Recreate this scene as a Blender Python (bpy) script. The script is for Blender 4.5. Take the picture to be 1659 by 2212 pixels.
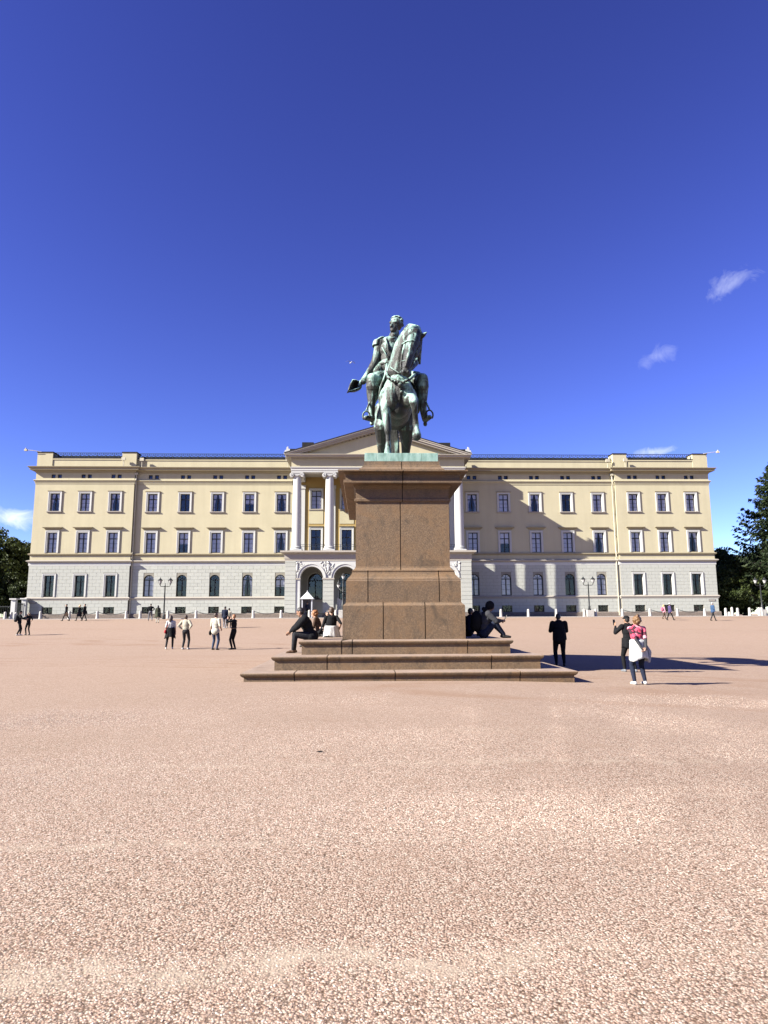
import bpy, bmesh, math, random
import numpy as np
from mathutils import Vector, Matrix, noise as mnoise

rnd = random.Random(7)
R = math.radians
scene = bpy.context.scene
for o in list(bpy.data.objects):
    bpy.data.objects.remove(o, do_unlink=True)

# ------------------------------------------------------------------ camera
FPX = 1450.0                                   # focal length in pixels of a 1659 x 2212 picture
PITCH, YAW, ROLL, CAMZ = math.atan(224 / FPX), R(1.75), R(0.26), 1.6
camd = bpy.data.cameras.new('camera')
camd.sensor_fit = 'VERTICAL'
camd.sensor_height = 36.0
camd.lens = 36.0 * FPX / 2212.0
camd.clip_start, camd.clip_end = 0.05, 20000
cam = bpy.data.objects.new('camera', camd)
scene.collection.objects.link(cam)
c_r = Vector((math.cos(YAW), -math.sin(YAW), 0))
c_f0 = Vector((math.sin(YAW), math.cos(YAW), 0))
c_f = c_f0 * math.cos(PITCH) + Vector((0, 0, math.sin(PITCH)))
c_u = -c_f0 * math.sin(PITCH) + Vector((0, 0, math.cos(PITCH)))
r2 = c_r * math.cos(ROLL) - c_u * math.sin(ROLL)
u2 = c_r * math.sin(ROLL) + c_u * math.cos(ROLL)
cam.matrix_world = Matrix(((r2.x, u2.x, -c_f.x, 0), (r2.y, u2.y, -c_f.y, 0), (r2.z, u2.z, -c_f.z, CAMZ), (0, 0, 0, 1)))
scene.camera = cam

# ------------------------------------------------------------------ sun, sky, exposure
SUN_AZ, SUN_EL = R(69.0), R(30.5)              # azimuth from the palace's outward normal towards its left end
sun_dir = Vector((-math.sin(SUN_AZ) * math.cos(SUN_EL), -math.cos(SUN_AZ) * math.cos(SUN_EL), math.sin(SUN_EL)))
sund = bpy.data.lights.new('sun', 'SUN')
sund.energy = 5.0
sund.angle = R(0.5)
sund.color = (1.0, 0.965, 0.875)
sun = bpy.data.objects.new('sun', sund)
scene.collection.objects.link(sun)
sun.rotation_euler = (-sun_dir).to_track_quat('-Z', 'Y').to_euler()
sun.location = (-40, -20, 60)

world = bpy.data.worlds.new('World')
scene.world = world
world.use_nodes = True
wn, wl = world.node_tree.nodes, world.node_tree.links
wn.clear()
def wnode(t, **k):
    n = wn.new(t)
    for a, b in k.items():
        setattr(n, a, b)
    return n
w_out = wnode('ShaderNodeOutputWorld')
w_bg = wnode('ShaderNodeBackground')
w_bg.inputs['Strength'].default_value = 0.052
w_sky = wnode('ShaderNodeTexSky', sky_type='NISHITA', sun_disc=False)
w_sky.sun_elevation = SUN_EL
w_sky.sun_rotation = math.atan2(sun_dir.x, sun_dir.y)
w_sky.altitude = 100
w_sky.air_density = 1.0
w_sky.dust_density = 0.0
w_sky.ozone_density = 6.0
w_hs = wnode('ShaderNodeHueSaturation')
w_hs.inputs['Hue'].default_value = 0.530
w_hs.inputs['Value'].default_value = 0.68
w_hs.inputs['Saturation'].default_value = 1.0
wl.new(w_sky.outputs[0], w_hs.inputs['Color'])
w_gm = wnode('ShaderNodeGamma')
w_gm.inputs['Gamma'].default_value = 1.4
wl.new(w_hs.outputs[0], w_gm.inputs['Color'])
w_tc = wnode('ShaderNodeTexCoord')
last = w_gm.outputs[0]
def pix_dir(px, py):
    u0, v0 = (px - 829.5) / FPX, (1106 - py) / FPX
    return (c_f + u0 * r2 + v0 * u2).normalized()
def wmath(op, a, b=None, c=None):
    n = wnode('ShaderNodeMath', operation=op)
    for i, x in enumerate((a, b, c)):
        if x is None:
            continue
        if isinstance(x, (int, float)):
            n.inputs[i].default_value = x
        else:
            wl.new(x, n.inputs[i])
    return n.outputs[0]
w_noise = wnode('ShaderNodeTexNoise')
w_noise.inputs['Scale'].default_value = 34
w_noise.inputs['Detail'].default_value = 7
w_noise.inputs['Roughness'].default_value = 0.62
w_noise.inputs['Distortion'].default_value = 0.8
wl.new(w_tc.outputs['Generated'], w_noise.inputs['Vector'])
# thin wisps of cloud low in the sky: (direction, angular half sizes, tilt, density, noise threshold)
for px, py, sx, sy, tilt, dens, thr in ((1580, 612, 88, 40, 0.28, 0.24, 0.53), (1420, 768, 62, 36, 0.2, 0.20, 0.55),
                                         (35, 1118, 74, 30, -0.1, 0.6, 0.46), (1412, 976, 60, 15, 0.05, 0.40, 0.44),
                                         (1900, 700, 150, 40, 0.2, 0.4, 0.45), (-260, 1000, 220, 60, 0.1, 0.6, 0.45)):
    d = pix_dir(px, py)
    rt = d.cross(Vector((0, 0, 1))).normalized()
    upv = rt.cross(d).normalized()
    a = rt * math.cos(tilt) + upv * math.sin(tilt)
    b = -rt * math.sin(tilt) + upv * math.cos(tilt)
    def dot(v):
        n = wnode('ShaderNodeVectorMath', operation='DOT_PRODUCT')
        wl.new(w_tc.outputs['Generated'], n.inputs[0])
        n.inputs[1].default_value = v
        return n.outputs['Value']
    ea = wmath('MULTIPLY', dot(a), FPX / sx)
    eb = wmath('MULTIPLY', dot(b), FPX / sy)
    ef = wmath('GREATER_THAN', dot(d), 0.2)
    r = wmath('SQRT', wmath('ADD', wmath('MULTIPLY', ea, ea), wmath('MULTIPLY', eb, eb)))
    fall = wmath('MULTIPLY', wmath('SUBTRACT', 1.0, r), 0.55)
    m = wmath('SUBTRACT', wmath('ADD', w_noise.outputs['Fac'], fall), thr + 0.22)
    m = wmath('MULTIPLY', m, 2.6)
    n = wnode('ShaderNodeClamp')
    wl.new(m, n.inputs['Value'])
    near = wmath('LESS_THAN', r, 1.0)
    edge = wnode('ShaderNodeClamp')
    wl.new(wmath('MULTIPLY', wmath('SUBTRACT', 1.0, r), 3.0), edge.inputs['Value'])
    fac = wmath('MULTIPLY', wmath('MULTIPLY', wmath('MULTIPLY', n.outputs[0], edge.outputs[0]), ef), wmath('MULTIPLY', near, dens))
    mix = wnode('ShaderNodeMixRGB')
    wl.new(fac, mix.inputs['Fac'])
    wl.new(last, mix.inputs['Color1'])
    mix.inputs['Color2'].default_value = (7.5, 7.8, 8.4, 1)
    last = mix.outputs[0]
wl.new(last, w_bg.inputs['Color'])
wl.new(w_bg.outputs[0], w_out.inputs['Surface'])

scene.view_settings.view_transform = 'Standard'
scene.view_settings.look = 'None'
scene.view_settings.exposure = 1.9
scene.view_settings.gamma = 1.0
scene.view_settings.use_curve_mapping = False
scene.render.engine = 'CYCLES'
scene.cycles.max_bounces = 6
scene.cycles.diffuse_bounces = 1
scene.cycles.transparent_max_bounces = 8

# ------------------------------------------------------------------ materials
MAT = {}
def srgb(r, g, b):
    f = lambda c: (c / 255 / 12.92) if c / 255 <= 0.04045 else ((c / 255 + 0.055) / 1.055) ** 2.4
    return (f(r), f(g), f(b), 1)
class NT:
    def __init__(s, name):
        s.m = bpy.data.materials.new(name)
        s.m.use_nodes = True
        s.n, s.l = s.m.node_tree.nodes, s.m.node_tree.links
        s.b = s.n['Principled BSDF']
        MAT[name] = s.m
    def node(s, t, ins=None, **k):
        n = s.n.new(t)
        for a, b in k.items():
            setattr(n, a, b)
        for a, b in (ins or {}).items():
            if hasattr(b, 'is_linked') or isinstance(b, bpy.types.NodeSocket):
                s.l.new(b, n.inputs[a])
            else:
                n.inputs[a].default_value = b
        return n
    def obj(s):
        return s.node('ShaderNodeTexCoord').outputs['Object']
    def noise(s, scale, detail=4, rough=0.55, vec=None, dist=0.0):
        n = s.node('ShaderNodeTexNoise', {'Scale': scale, 'Detail': detail, 'Roughness': rough, 'Distortion': dist})
        s.l.new(vec if vec is not None else s.pos(), n.inputs['Vector'])
        return n.outputs['Fac']
    def pos(s):
        if not hasattr(s, '_p'):
            s._p = s.node('ShaderNodeNewGeometry').outputs['Position']
        return s._p
    def ramp(s, fac, stops, interp='LINEAR'):
        n = s.node('ShaderNodeValToRGB')
        n.color_ramp.interpolation = interp
        e = n.color_ramp.elements
        while len(e) < len(stops):
            e.new(0.5)
        for i, (p, c) in enumerate(stops):
            e[i].position = p
            e[i].color = c if len(c) == 4 else (*c, 1)
        s.l.new(fac, n.inputs['Fac'])
        return n.outputs['Color']
    def mix(s, fac, a, b, mode='MIX'):
        n = s.node('ShaderNodeMixRGB', blend_type=mode)
        for k, v in (('Fac', fac), ('Color1', a), ('Color2', b)):
            if isinstance(v, bpy.types.NodeSocket):
                s.l.new(v, n.inputs[k])
            else:
                n.inputs[k].default_value = v if k == 'Fac' else (v if len(v) == 4 else (*v, 1))
        return n.outputs[0]
    def math(s, op, a, b=0.0):
        n = s.node('ShaderNodeMath', operation=op)
        for i, v in enumerate((a, b)):
            if isinstance(v, bpy.types.NodeSocket):
                s.l.new(v, n.inputs[i])
            else:
                n.inputs[i].default_value = v
        return n.outputs[0]
    def mapping(s, vec, scale=(1, 1, 1), loc=(0, 0, 0)):
        n = s.node('ShaderNodeMapping')
        s.l.new(vec, n.inputs['Vector'])
        n.inputs['Scale'].default_value = scale
        n.inputs['Location'].default_value = loc
        return n.outputs[0]
    def bump(s, h, strength=0.3, dist=0.02):
        n = s.node('ShaderNodeBump', {'Strength': strength, 'Distance': dist})
        s.l.new(h, n.inputs['Height'])
        s.l.new(n.outputs[0], s.b.inputs['Normal'])
    def set(s, **k):
        for a, v in k.items():
            i = s.b.inputs[a.replace('_', ' ')]
            if isinstance(v, bpy.types.NodeSocket):
                s.l.new(v, i)
            else:
                i.default_value = v

def simple(name, col, rough=0.8, var=0.12, scale=6.0, bump=0.0, bscale=40.0, metal=0.0, spec=0.3):
    t = NT(name)
    col = tuple(x * 0.57 for x in col[:3])
    c = (*col[:3], 1)
    lo = tuple(max(0, x * (1 - var)) for x in col[:3]) + (1,)
    hi = tuple(min(1, x * (1 + var)) for x in col[:3]) + (1,)
    t.set(Base_Color=t.ramp(t.noise(scale, 5, 0.6), [(0.3, lo), (0.7, hi)]), Roughness=rough, Metallic=metal)
    t.b.inputs['Specular IOR Level'].default_value = spec
    if bump:
        t.bump(t.noise(bscale, 4, 0.6), bump, 0.02)
    return t.m

def stucco(name, col, stain=0.14):
    t = NT(name)
    col = tuple(x * 0.555 for x in col)
    big = t.noise(0.35, 5, 0.6)
    streak = t.noise(1.0, 4, 0.6, t.mapping(t.pos(), (1.4, 1.4, 0.12)))
    fine = t.noise(9.0, 5, 0.7)
    lo = tuple(x * (1 - stain) for x in col)
    hi = tuple(min(1, x * (1 + stain * 0.5)) for x in col)
    c = t.mix(0.5, t.ramp(big, [(0.3, lo), (0.7, hi)]), t.ramp(streak, [(0.3, lo), (0.65, hi)]))
    c = t.mix(0.25, c, t.ramp(fine, [(0.3, tuple(x * 0.86 for x in col)), (0.7, hi)]))
    t.set(Base_Color=c, Roughness=0.9)
    t.b.inputs['Specular IOR Level'].default_value = 0.15
    t.bump(t.noise(30, 4, 0.6), 0.25, 0.02)
    return t.m
stucco('yellow_stucco', (0.68, 0.605, 0.405))
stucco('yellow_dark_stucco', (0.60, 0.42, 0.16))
stucco('white_paint', (0.74, 0.725, 0.68), 0.06)
stucco('lower_stone', (0.56, 0.55, 0.50), 0.08)
stucco('joint_mortar', (0.36, 0.33, 0.27), 0.1)
stucco('cornice_paint', (0.45, 0.38, 0.25), 0.10)
stucco('trim_paint', (0.56, 0.50, 0.42), 0.08)
def block_stone():
    t = NT('block_stone')
    oi = t.node('ShaderNodeObjectInfo').outputs['Random']
    c = t.ramp(oi, [(0.0, (0.53, 0.525, 0.475)), (0.5, (0.57, 0.565, 0.51)), (1.0, (0.61, 0.60, 0.54))])
    c = t.mix(0.35, c, t.ramp(t.noise(3.5, 5, 0.65), [(0.3, (0.45, 0.445, 0.40)), (0.7, (0.62, 0.61, 0.555))]))
    t.set(Base_Color=t.mix(1.0, c, (0.555, 0.56, 0.545, 1), 'MULTIPLY'), Roughness=0.9)
    t.bump(t.noise(24, 4, 0.6), 0.3, 0.02)
block_stone()
simple('plinth_granite', (0.24, 0.19, 0.155), 0.85, 0.25, 5, 0.3)
simple('kerb_granite', (0.52, 0.46, 0.41), 0.85, 0.2, 8, 0.2)
simple('bollard_granite', (0.60, 0.56, 0.50), 0.85, 0.18, 14, 0.3)
simple('dark_timber', (0.022, 0.018, 0.016), 0.5, 0.2, 12)
simple('iron', (0.03, 0.032, 0.033), 0.5, 0.2, 12, metal=0.0)
simple('railing_iron', (0.05, 0.065, 0.085), 0.7, 0.25, 6, spec=0.1)
simple('lead_roof', (0.04, 0.037, 0.037), 0.8, 0.25, 2, spec=0.05)
simple('roof_dark', (0.022, 0.026, 0.035), 0.9, 0.5, 1.2, spec=0.02)
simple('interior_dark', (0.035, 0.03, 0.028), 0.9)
simple('curtain_cloth', (1.5, 1.44, 1.46), 0.9, 0.12, 3)
simple('lamp_glass', (0.78, 0.78, 0.74), 0.25, 0.05)
simple('downpipe_paint', (0.62, 0.56, 0.42), 0.6, 0.12, 3)
simple('plaque', (0.22, 0.19, 0.19), 0.5)
def glass():
    t = NT('window_glass')
    g = t.node('ShaderNodeBsdfGlossy', {'Roughness': 0.03, 'Color': (0.9, 0.92, 1, 1)})
    tr = t.node('ShaderNodeBsdfTransparent', {'Color': (0.86, 0.86, 0.88, 1)})
    nb = t.node('ShaderNodeBump', {'Strength': 0.12, 'Distance': 0.03})
    t.l.new(t.noise(2.2, 2, 0.5), nb.inputs['Height'])
    t.l.new(nb.outputs[0], g.inputs['Normal'])
    fr = t.node('ShaderNodeFresnel', {'IOR': 1.6})
    f = t.math('ADD', t.math('MULTIPLY', fr.outputs[0], 0.8), 0.015)
    mx = t.node('ShaderNodeMixShader')
    t.l.new(f, mx.inputs[0]); t.l.new(tr.outputs[0], mx.inputs[1]); t.l.new(g.outputs[0], mx.inputs[2])
    t.l.new(mx.outputs[0], t.n['Material Output'].inputs['Surface'])
glass()

def pedestal_granite():
    t = NT('pedestal_granite')
    oi = t.node('ShaderNodeObjectInfo').outputs['Random']
    base = t.ramp(oi, [(0.0, (0.165, 0.108, 0.064)), (0.5, (0.22, 0.143, 0.083)), (1.0, (0.275, 0.178, 0.10))])
    grain = t.noise(26, 6, 0.8)
    c = t.mix(0.75, base, t.ramp(grain, [(0.34, (0.085, 0.058, 0.038)), (0.5, (0.21, 0.145, 0.09)), (0.66, (0.40, 0.295, 0.205))]))
    blot = t.noise(1.6, 6, 0.65, None, 0.4)
    c = t.mix(t.ramp(blot, [(0.45, (0, 0, 0, 1)), (0.70, (0.7, 0.7, 0.7, 1))]), c, (0.29, 0.175, 0.085, 1))
    dark = t.noise(2.3, 7, 0.7, t.mapping(t.pos(), (1, 1, 0.55)), 1.0)
    c = t.mix(t.ramp(dark, [(0.51, (0, 0, 0, 1)), (0.70, (0.85, 0.85, 0.85, 1))]), c, (0.085, 0.062, 0.038, 1))
    c = t.mix(1.0, c, (0.48, 0.43, 0.35, 1), 'MULTIPLY')
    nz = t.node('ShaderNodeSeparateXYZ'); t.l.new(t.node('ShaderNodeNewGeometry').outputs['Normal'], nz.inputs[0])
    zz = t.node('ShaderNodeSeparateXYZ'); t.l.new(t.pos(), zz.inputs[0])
    # trodden gravel dust and painted-in grazing sheen on treads, lighter wear on upper ledges
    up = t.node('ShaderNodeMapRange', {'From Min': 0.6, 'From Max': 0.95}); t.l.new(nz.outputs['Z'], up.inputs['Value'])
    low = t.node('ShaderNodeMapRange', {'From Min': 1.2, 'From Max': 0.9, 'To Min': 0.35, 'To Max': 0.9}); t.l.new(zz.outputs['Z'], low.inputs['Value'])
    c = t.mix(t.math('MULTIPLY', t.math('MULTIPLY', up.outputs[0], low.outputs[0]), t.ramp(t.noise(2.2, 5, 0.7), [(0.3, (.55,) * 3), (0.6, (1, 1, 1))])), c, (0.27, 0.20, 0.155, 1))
    t.set(Base_Color=c, Roughness=t.ramp(grain, [(0.3, (0.6,) * 3), (0.7, (0.85,) * 3)]))
    t.bump(t.math('ADD', t.noise(60, 4, 0.7), t.math('MULTIPLY', t.noise(7, 5, 0.6), 1.2)), 0.45, 0.012)
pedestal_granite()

BOFF = (0.7, 0.3, 0.2)
def bronze(name='patina_bronze', shift=0.0):
    t = NT(name)
    ob = t.pos()
    streak = t.noise(2.6, 6, 0.65, t.mapping(ob, (1.45, 1.45, 0.30), BOFF), 0.6)
    blot = t.noise(1.6, 5, 0.6, ob)
    nz = t.node('ShaderNodeSeparateXYZ')
    t.l.new(t.node('ShaderNodeNewGeometry').outputs['Normal'], nz.inputs[0])
    # rain-washed (upward) surfaces carry more of the pale patina than undersides
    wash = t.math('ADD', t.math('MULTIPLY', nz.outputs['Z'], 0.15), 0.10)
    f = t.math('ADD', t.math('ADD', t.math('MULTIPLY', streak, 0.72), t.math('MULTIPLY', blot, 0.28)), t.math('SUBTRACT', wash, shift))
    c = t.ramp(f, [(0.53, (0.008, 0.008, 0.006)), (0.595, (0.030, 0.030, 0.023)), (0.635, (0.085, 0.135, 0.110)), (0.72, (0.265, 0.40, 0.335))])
    t.set(Base_Color=c, Roughness=0.6, Metallic=0.0)
    t.b.inputs['Specular IOR Level'].default_value = 0.45
    t.bump(t.math('ADD', t.noise(7, 6, 0.7), t.math('MULTIPLY', streak, 1.0)), 0.65, 0.05)
bronze()
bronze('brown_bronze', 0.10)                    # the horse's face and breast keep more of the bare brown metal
def plate():
    t2 = NT('patina_plate')
    f2 = t2.noise(3.5, 6, 0.65, t2.mapping(t2.pos(), (2.0, 2.0, 0.7)))
    t2.set(Base_Color=t2.ramp(f2, [(0.3, (0.09, 0.16, 0.13)), (0.5, (0.175, 0.28, 0.235)), (0.72, (0.27, 0.365, 0.315))]), Roughness=0.75)
    t2.bump(t2.noise(22, 4, 0.6), 0.3, 0.02)
plate()

def gravel():
    t = NT('gravel')
    p = t.pos()
    v = t.node('ShaderNodeTexVoronoi', {'Scale': 78.0, 'Randomness': 1.0}); t.l.new(p, v.inputs['Vector'])
    v2 = t.node('ShaderNodeTexVoronoi', {'Scale': 150.0}); t.l.new(p, v2.inputs['Vector'])
    v3 = t.node('ShaderNodeTexVoronoi', {'Scale': 26.0}); t.l.new(p, v3.inputs['Vector'])
    tone = t.node('ShaderNodeSeparateColor'); t.l.new(v.outputs['Color'], tone.inputs[0])
    tone3 = t.node('ShaderNodeSeparateColor'); t.l.new(v3.outputs['Color'], tone3.inputs[0])
    col = t.ramp(tone.outputs[0], [(0.0, (0.17, 0.105, 0.07)), (0.08, (0.41, 0.275, 0.205)), (0.35, (0.55, 0.385, 0.30)),
                                   (0.62, (0.61, 0.445, 0.355)), (0.82, (0.70, 0.56, 0.455)), (1.0, (0.75, 0.65, 0.545))])
    # gaps between the stones are darker
    gap = t.ramp(v.outputs['Distance'], [(0.40, (0, 0, 0, 1)), (0.70, (0.8, 0.8, 0.8, 1))])
    col = t.mix(gap, col, (0.12, 0.08, 0.058, 1))
    # farther off the stones merge to their mean colour, only coarse clusters still tell apart
    mean = t.ramp(tone3.outputs[0], [(0.0, (0.30, 0.205, 0.15)), (0.3, (0.40, 0.285, 0.22)), (0.6, (0.435, 0.315, 0.25)), (1.0, (0.51, 0.395, 0.325))])
    cd = t.node('ShaderNodeSeparateXYZ'); t.l.new(p, cd.inputs[0])
    far = t.node('ShaderNodeMapRange', {'From Min': 8.0, 'From Max': 23.0}); t.l.new(cd.outputs['Y'], far.inputs['Value'])
    col = t.mix(far.outputs[0], col, mean)
    big = t.noise(0.10, 5, 0.6, t.mapping(p, (0.35, 1.0, 1.0)), 0.5)
    col = t.mix(t.math('MULTIPLY', far.outputs[0], 0.35), col, t.ramp(big, [(0.3, (0.395, 0.282, 0.217)), (0.7, (0.445, 0.32, 0.255))]))
    # pale dust swept into bands, and old wheel tracks
    band = t.noise(0.55, 6, 0.65, t.mapping(p, (0.16, 1.5, 1.0)), 0.8)
    col = t.mix(t.ramp(band, [(0.58, (0, 0, 0, 1)), (0.74, (0.28, 0.28, 0.28, 1))]), col, (0.50, 0.39, 0.30, 1))
    # thin wheel marks curving over the square: contour lines of a slow noise
    for sc_, off_ in ((0.035, 0.50), (0.035, 0.515), (0.028, 0.44), (0.028, 0.452)):
        tr_ = t.noise(sc_, 2, 0.5, t.mapping(p, (0.22, 1.0, 1.0)))
        ln_ = t.math('ABSOLUTE', t.math('SUBTRACT', tr_, off_))
        brk = t.ramp(t.noise(0.4, 4, 0.7), [(0.4, (0, 0, 0, 1)), (0.6, (0.55, 0.55, 0.55, 1))])
        lm = t.node('ShaderNodeMapRange', {'From Min': 0.0035, 'From Max': 0.0008}); t.l.new(ln_, lm.inputs['Value'])
        col = t.mix(t.math('MULTIPLY', lm.outputs[0], brk), col, (0.33, 0.205, 0.14, 1))
    scuff = t.noise(1.7, 6, 0.75, None, 0.6)
    col = t.mix(t.ramp(scuff, [(0.50, (0, 0, 0, 1)), (0.72, (0.5, 0.5, 0.5, 1))]), col, (0.37, 0.255, 0.19, 1))
    # trodden strips where fine pale sand covers the stones
    def strip(yc, half, amt, x0, x1):
        wob = t.math('MULTIPLY', t.math('SUBTRACT', t.noise(0.8, 3, 0.6), 0.5), half * 5)
        d = t.math('ABSOLUTE', t.math('ADD', t.math('SUBTRACT', cd.outputs['Y'], yc), wob))
        m = t.node('ShaderNodeMapRange', {'From Min': half * 1.6, 'From Max': half * .2, 'To Max': amt}); t.l.new(d, m.inputs['Value'])
        xr = t.node('ShaderNodeMapRange', {'From Min': x0, 'From Max': x1, 'To Min': 1.0, 'To Max': 0.25}); t.l.new(cd.outputs['X'], xr.inputs['Value'])
        n = t.ramp(t.noise(3.5, 5, 0.7), [(0.42, (0, 0, 0, 1)), (0.58, (1, 1, 1, 1))])
        return t.math('MULTIPLY', t.math('MULTIPLY', m.outputs[0], xr.outputs[0]), n)
    sand = t.math('MAXIMUM', strip(3.4, .13, .85, 0.5, 1.6), t.math('MAXIMUM', strip(5.12, .07, .8, -1.6, -.2), strip(7.7, .10, .5, 3.5, 4.5)))
    col = t.mix(sand, col, (0.52, 0.425, 0.335, 1))
    t.set(Base_Color=t.mix(1.0, col, (0.59, 0.58, 0.55, 1), 'MULTIPLY'), Roughness=0.95)
    t.b.inputs['Specular IOR Level'].default_value = 0.1
    h = t.math('SUBTRACT', t.math('MULTIPLY', t.noise(30, 3, 0.6), 0.8), t.math('MULTIPLY', v.outputs['Distance'], 1.0))
    h = t.math('SUBTRACT', h, t.math('MULTIPLY', v2.outputs['Distance'], 0.3))
    h = t.math('MULTIPLY', h, t.math('SUBTRACT', 1.0, t.math('MULTIPLY', far.outputs[0], 0.85)))
    h = t.math('MULTIPLY', h, t.math('SUBTRACT', 1.0, t.math('MULTIPLY', sand, 0.7)))
    t.bump(h, 0.45, 0.012)
    s = NT('gravel_stone')
    oi = s.node('ShaderNodeObjectInfo').outputs['Random']
    c = s.ramp(oi, [(0.0, (0.10, 0.075, 0.06)), (0.10, (0.22, 0.15, 0.115)), (0.16, (0.46, 0.31, 0.235)), (0.4, (0.58, 0.40, 0.315)), (0.62, (0.66, 0.49, 0.395)), (0.82, (0.78, 0.65, 0.55)), (1.0, (0.86, 0.79, 0.70))])
    s.set(Base_Color=s.mix(1.0, s.mix(0.18, c, s.ramp(s.noise(120, 3, 0.6), [(0.3, (0.42, 0.30, 0.23)), (0.7, (0.64, 0.49, 0.40))])), (0.55, 0.54, 0.515, 1), 'MULTIPLY'), Roughness=0.9)
gravel()

def leafmat(name, lo, mid, hi):
    t = NT(name)
    isl = t.node('ShaderNodeNewGeometry').outputs['Random Per Island']
    c = t.mix(0.5, t.ramp(isl, [(0.0, lo), (0.55, mid), (1.0, hi)]), t.ramp(t.noise(0.5, 4, 0.6), [(0.3, lo), (0.7, hi)]))
    c = t.mix(1.0, c, (0.68, 0.66, 0.62, 1), 'MULTIPLY')
    t.set(Base_Color=c, Roughness=0.6)
    t.b.inputs['Specular IOR Level'].default_value = 0.2
    tl = t.node('ShaderNodeBsdfTranslucent'); t.l.new(c, tl.inputs['Color'])
    mx = t.node('ShaderNodeMixShader', {'Fac': 0.22})
    t.l.new(t.b.outputs[0], mx.inputs[1]); t.l.new(tl.outputs[0], mx.inputs[2])
    t.l.new(mx.outputs[0], t.n['Material Output'].inputs['Surface'])
leafmat('leaf_broad', (0.022, 0.036, 0.010), (0.040, 0.062, 0.016), (0.085, 0.105, 0.026))
leafmat('leaf_needle', (0.014, 0.026, 0.012), (0.024, 0.042, 0.018), (0.05, 0.07, 0.025))
simple('bark', (0.07, 0.052, 0.04), 0.9, 0.3, 8, 0.6, 12)
simple('hedge_ground', (0.05, 0.07, 0.025), 0.95, 0.4, 1.5)
# ------------------------------------------------------------------ helpers
COL = scene.collection
def link(o, parent=None):
    COL.objects.link(o)
    if parent is not None:
        o.parent = parent
    return o
def tag(o, label=None, cat=None, group=None, kind=None):
    if label: o['label'] = label
    if cat: o['category'] = cat
    if group: o['group'] = group
    if kind: o['kind'] = kind
    return o
def thing(name, label, cat, loc=(0, 0, 0), rz=0.0, group=None):
    o = bpy.data.objects.new(name, None)
    o.empty_display_size = 0.2
    link(o)
    o.location = loc
    o.rotation_euler = (0, 0, rz)
    return tag(o, label, cat, group)
def inst(name, mesh, parent=None, loc=(0, 0, 0), rot=(0, 0, 0), scl=(1, 1, 1)):
    o = bpy.data.objects.new(name, mesh)
    link(o, parent)
    o.location, o.rotation_euler, o.scale = loc, rot, scl
    return o
def copy_tree(o, parent=None):
    c = o.copy()
    COL.objects.link(c)
    c.parent = parent
    for ch in list(o.children):
        copy_tree(ch, c)
    return c

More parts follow.
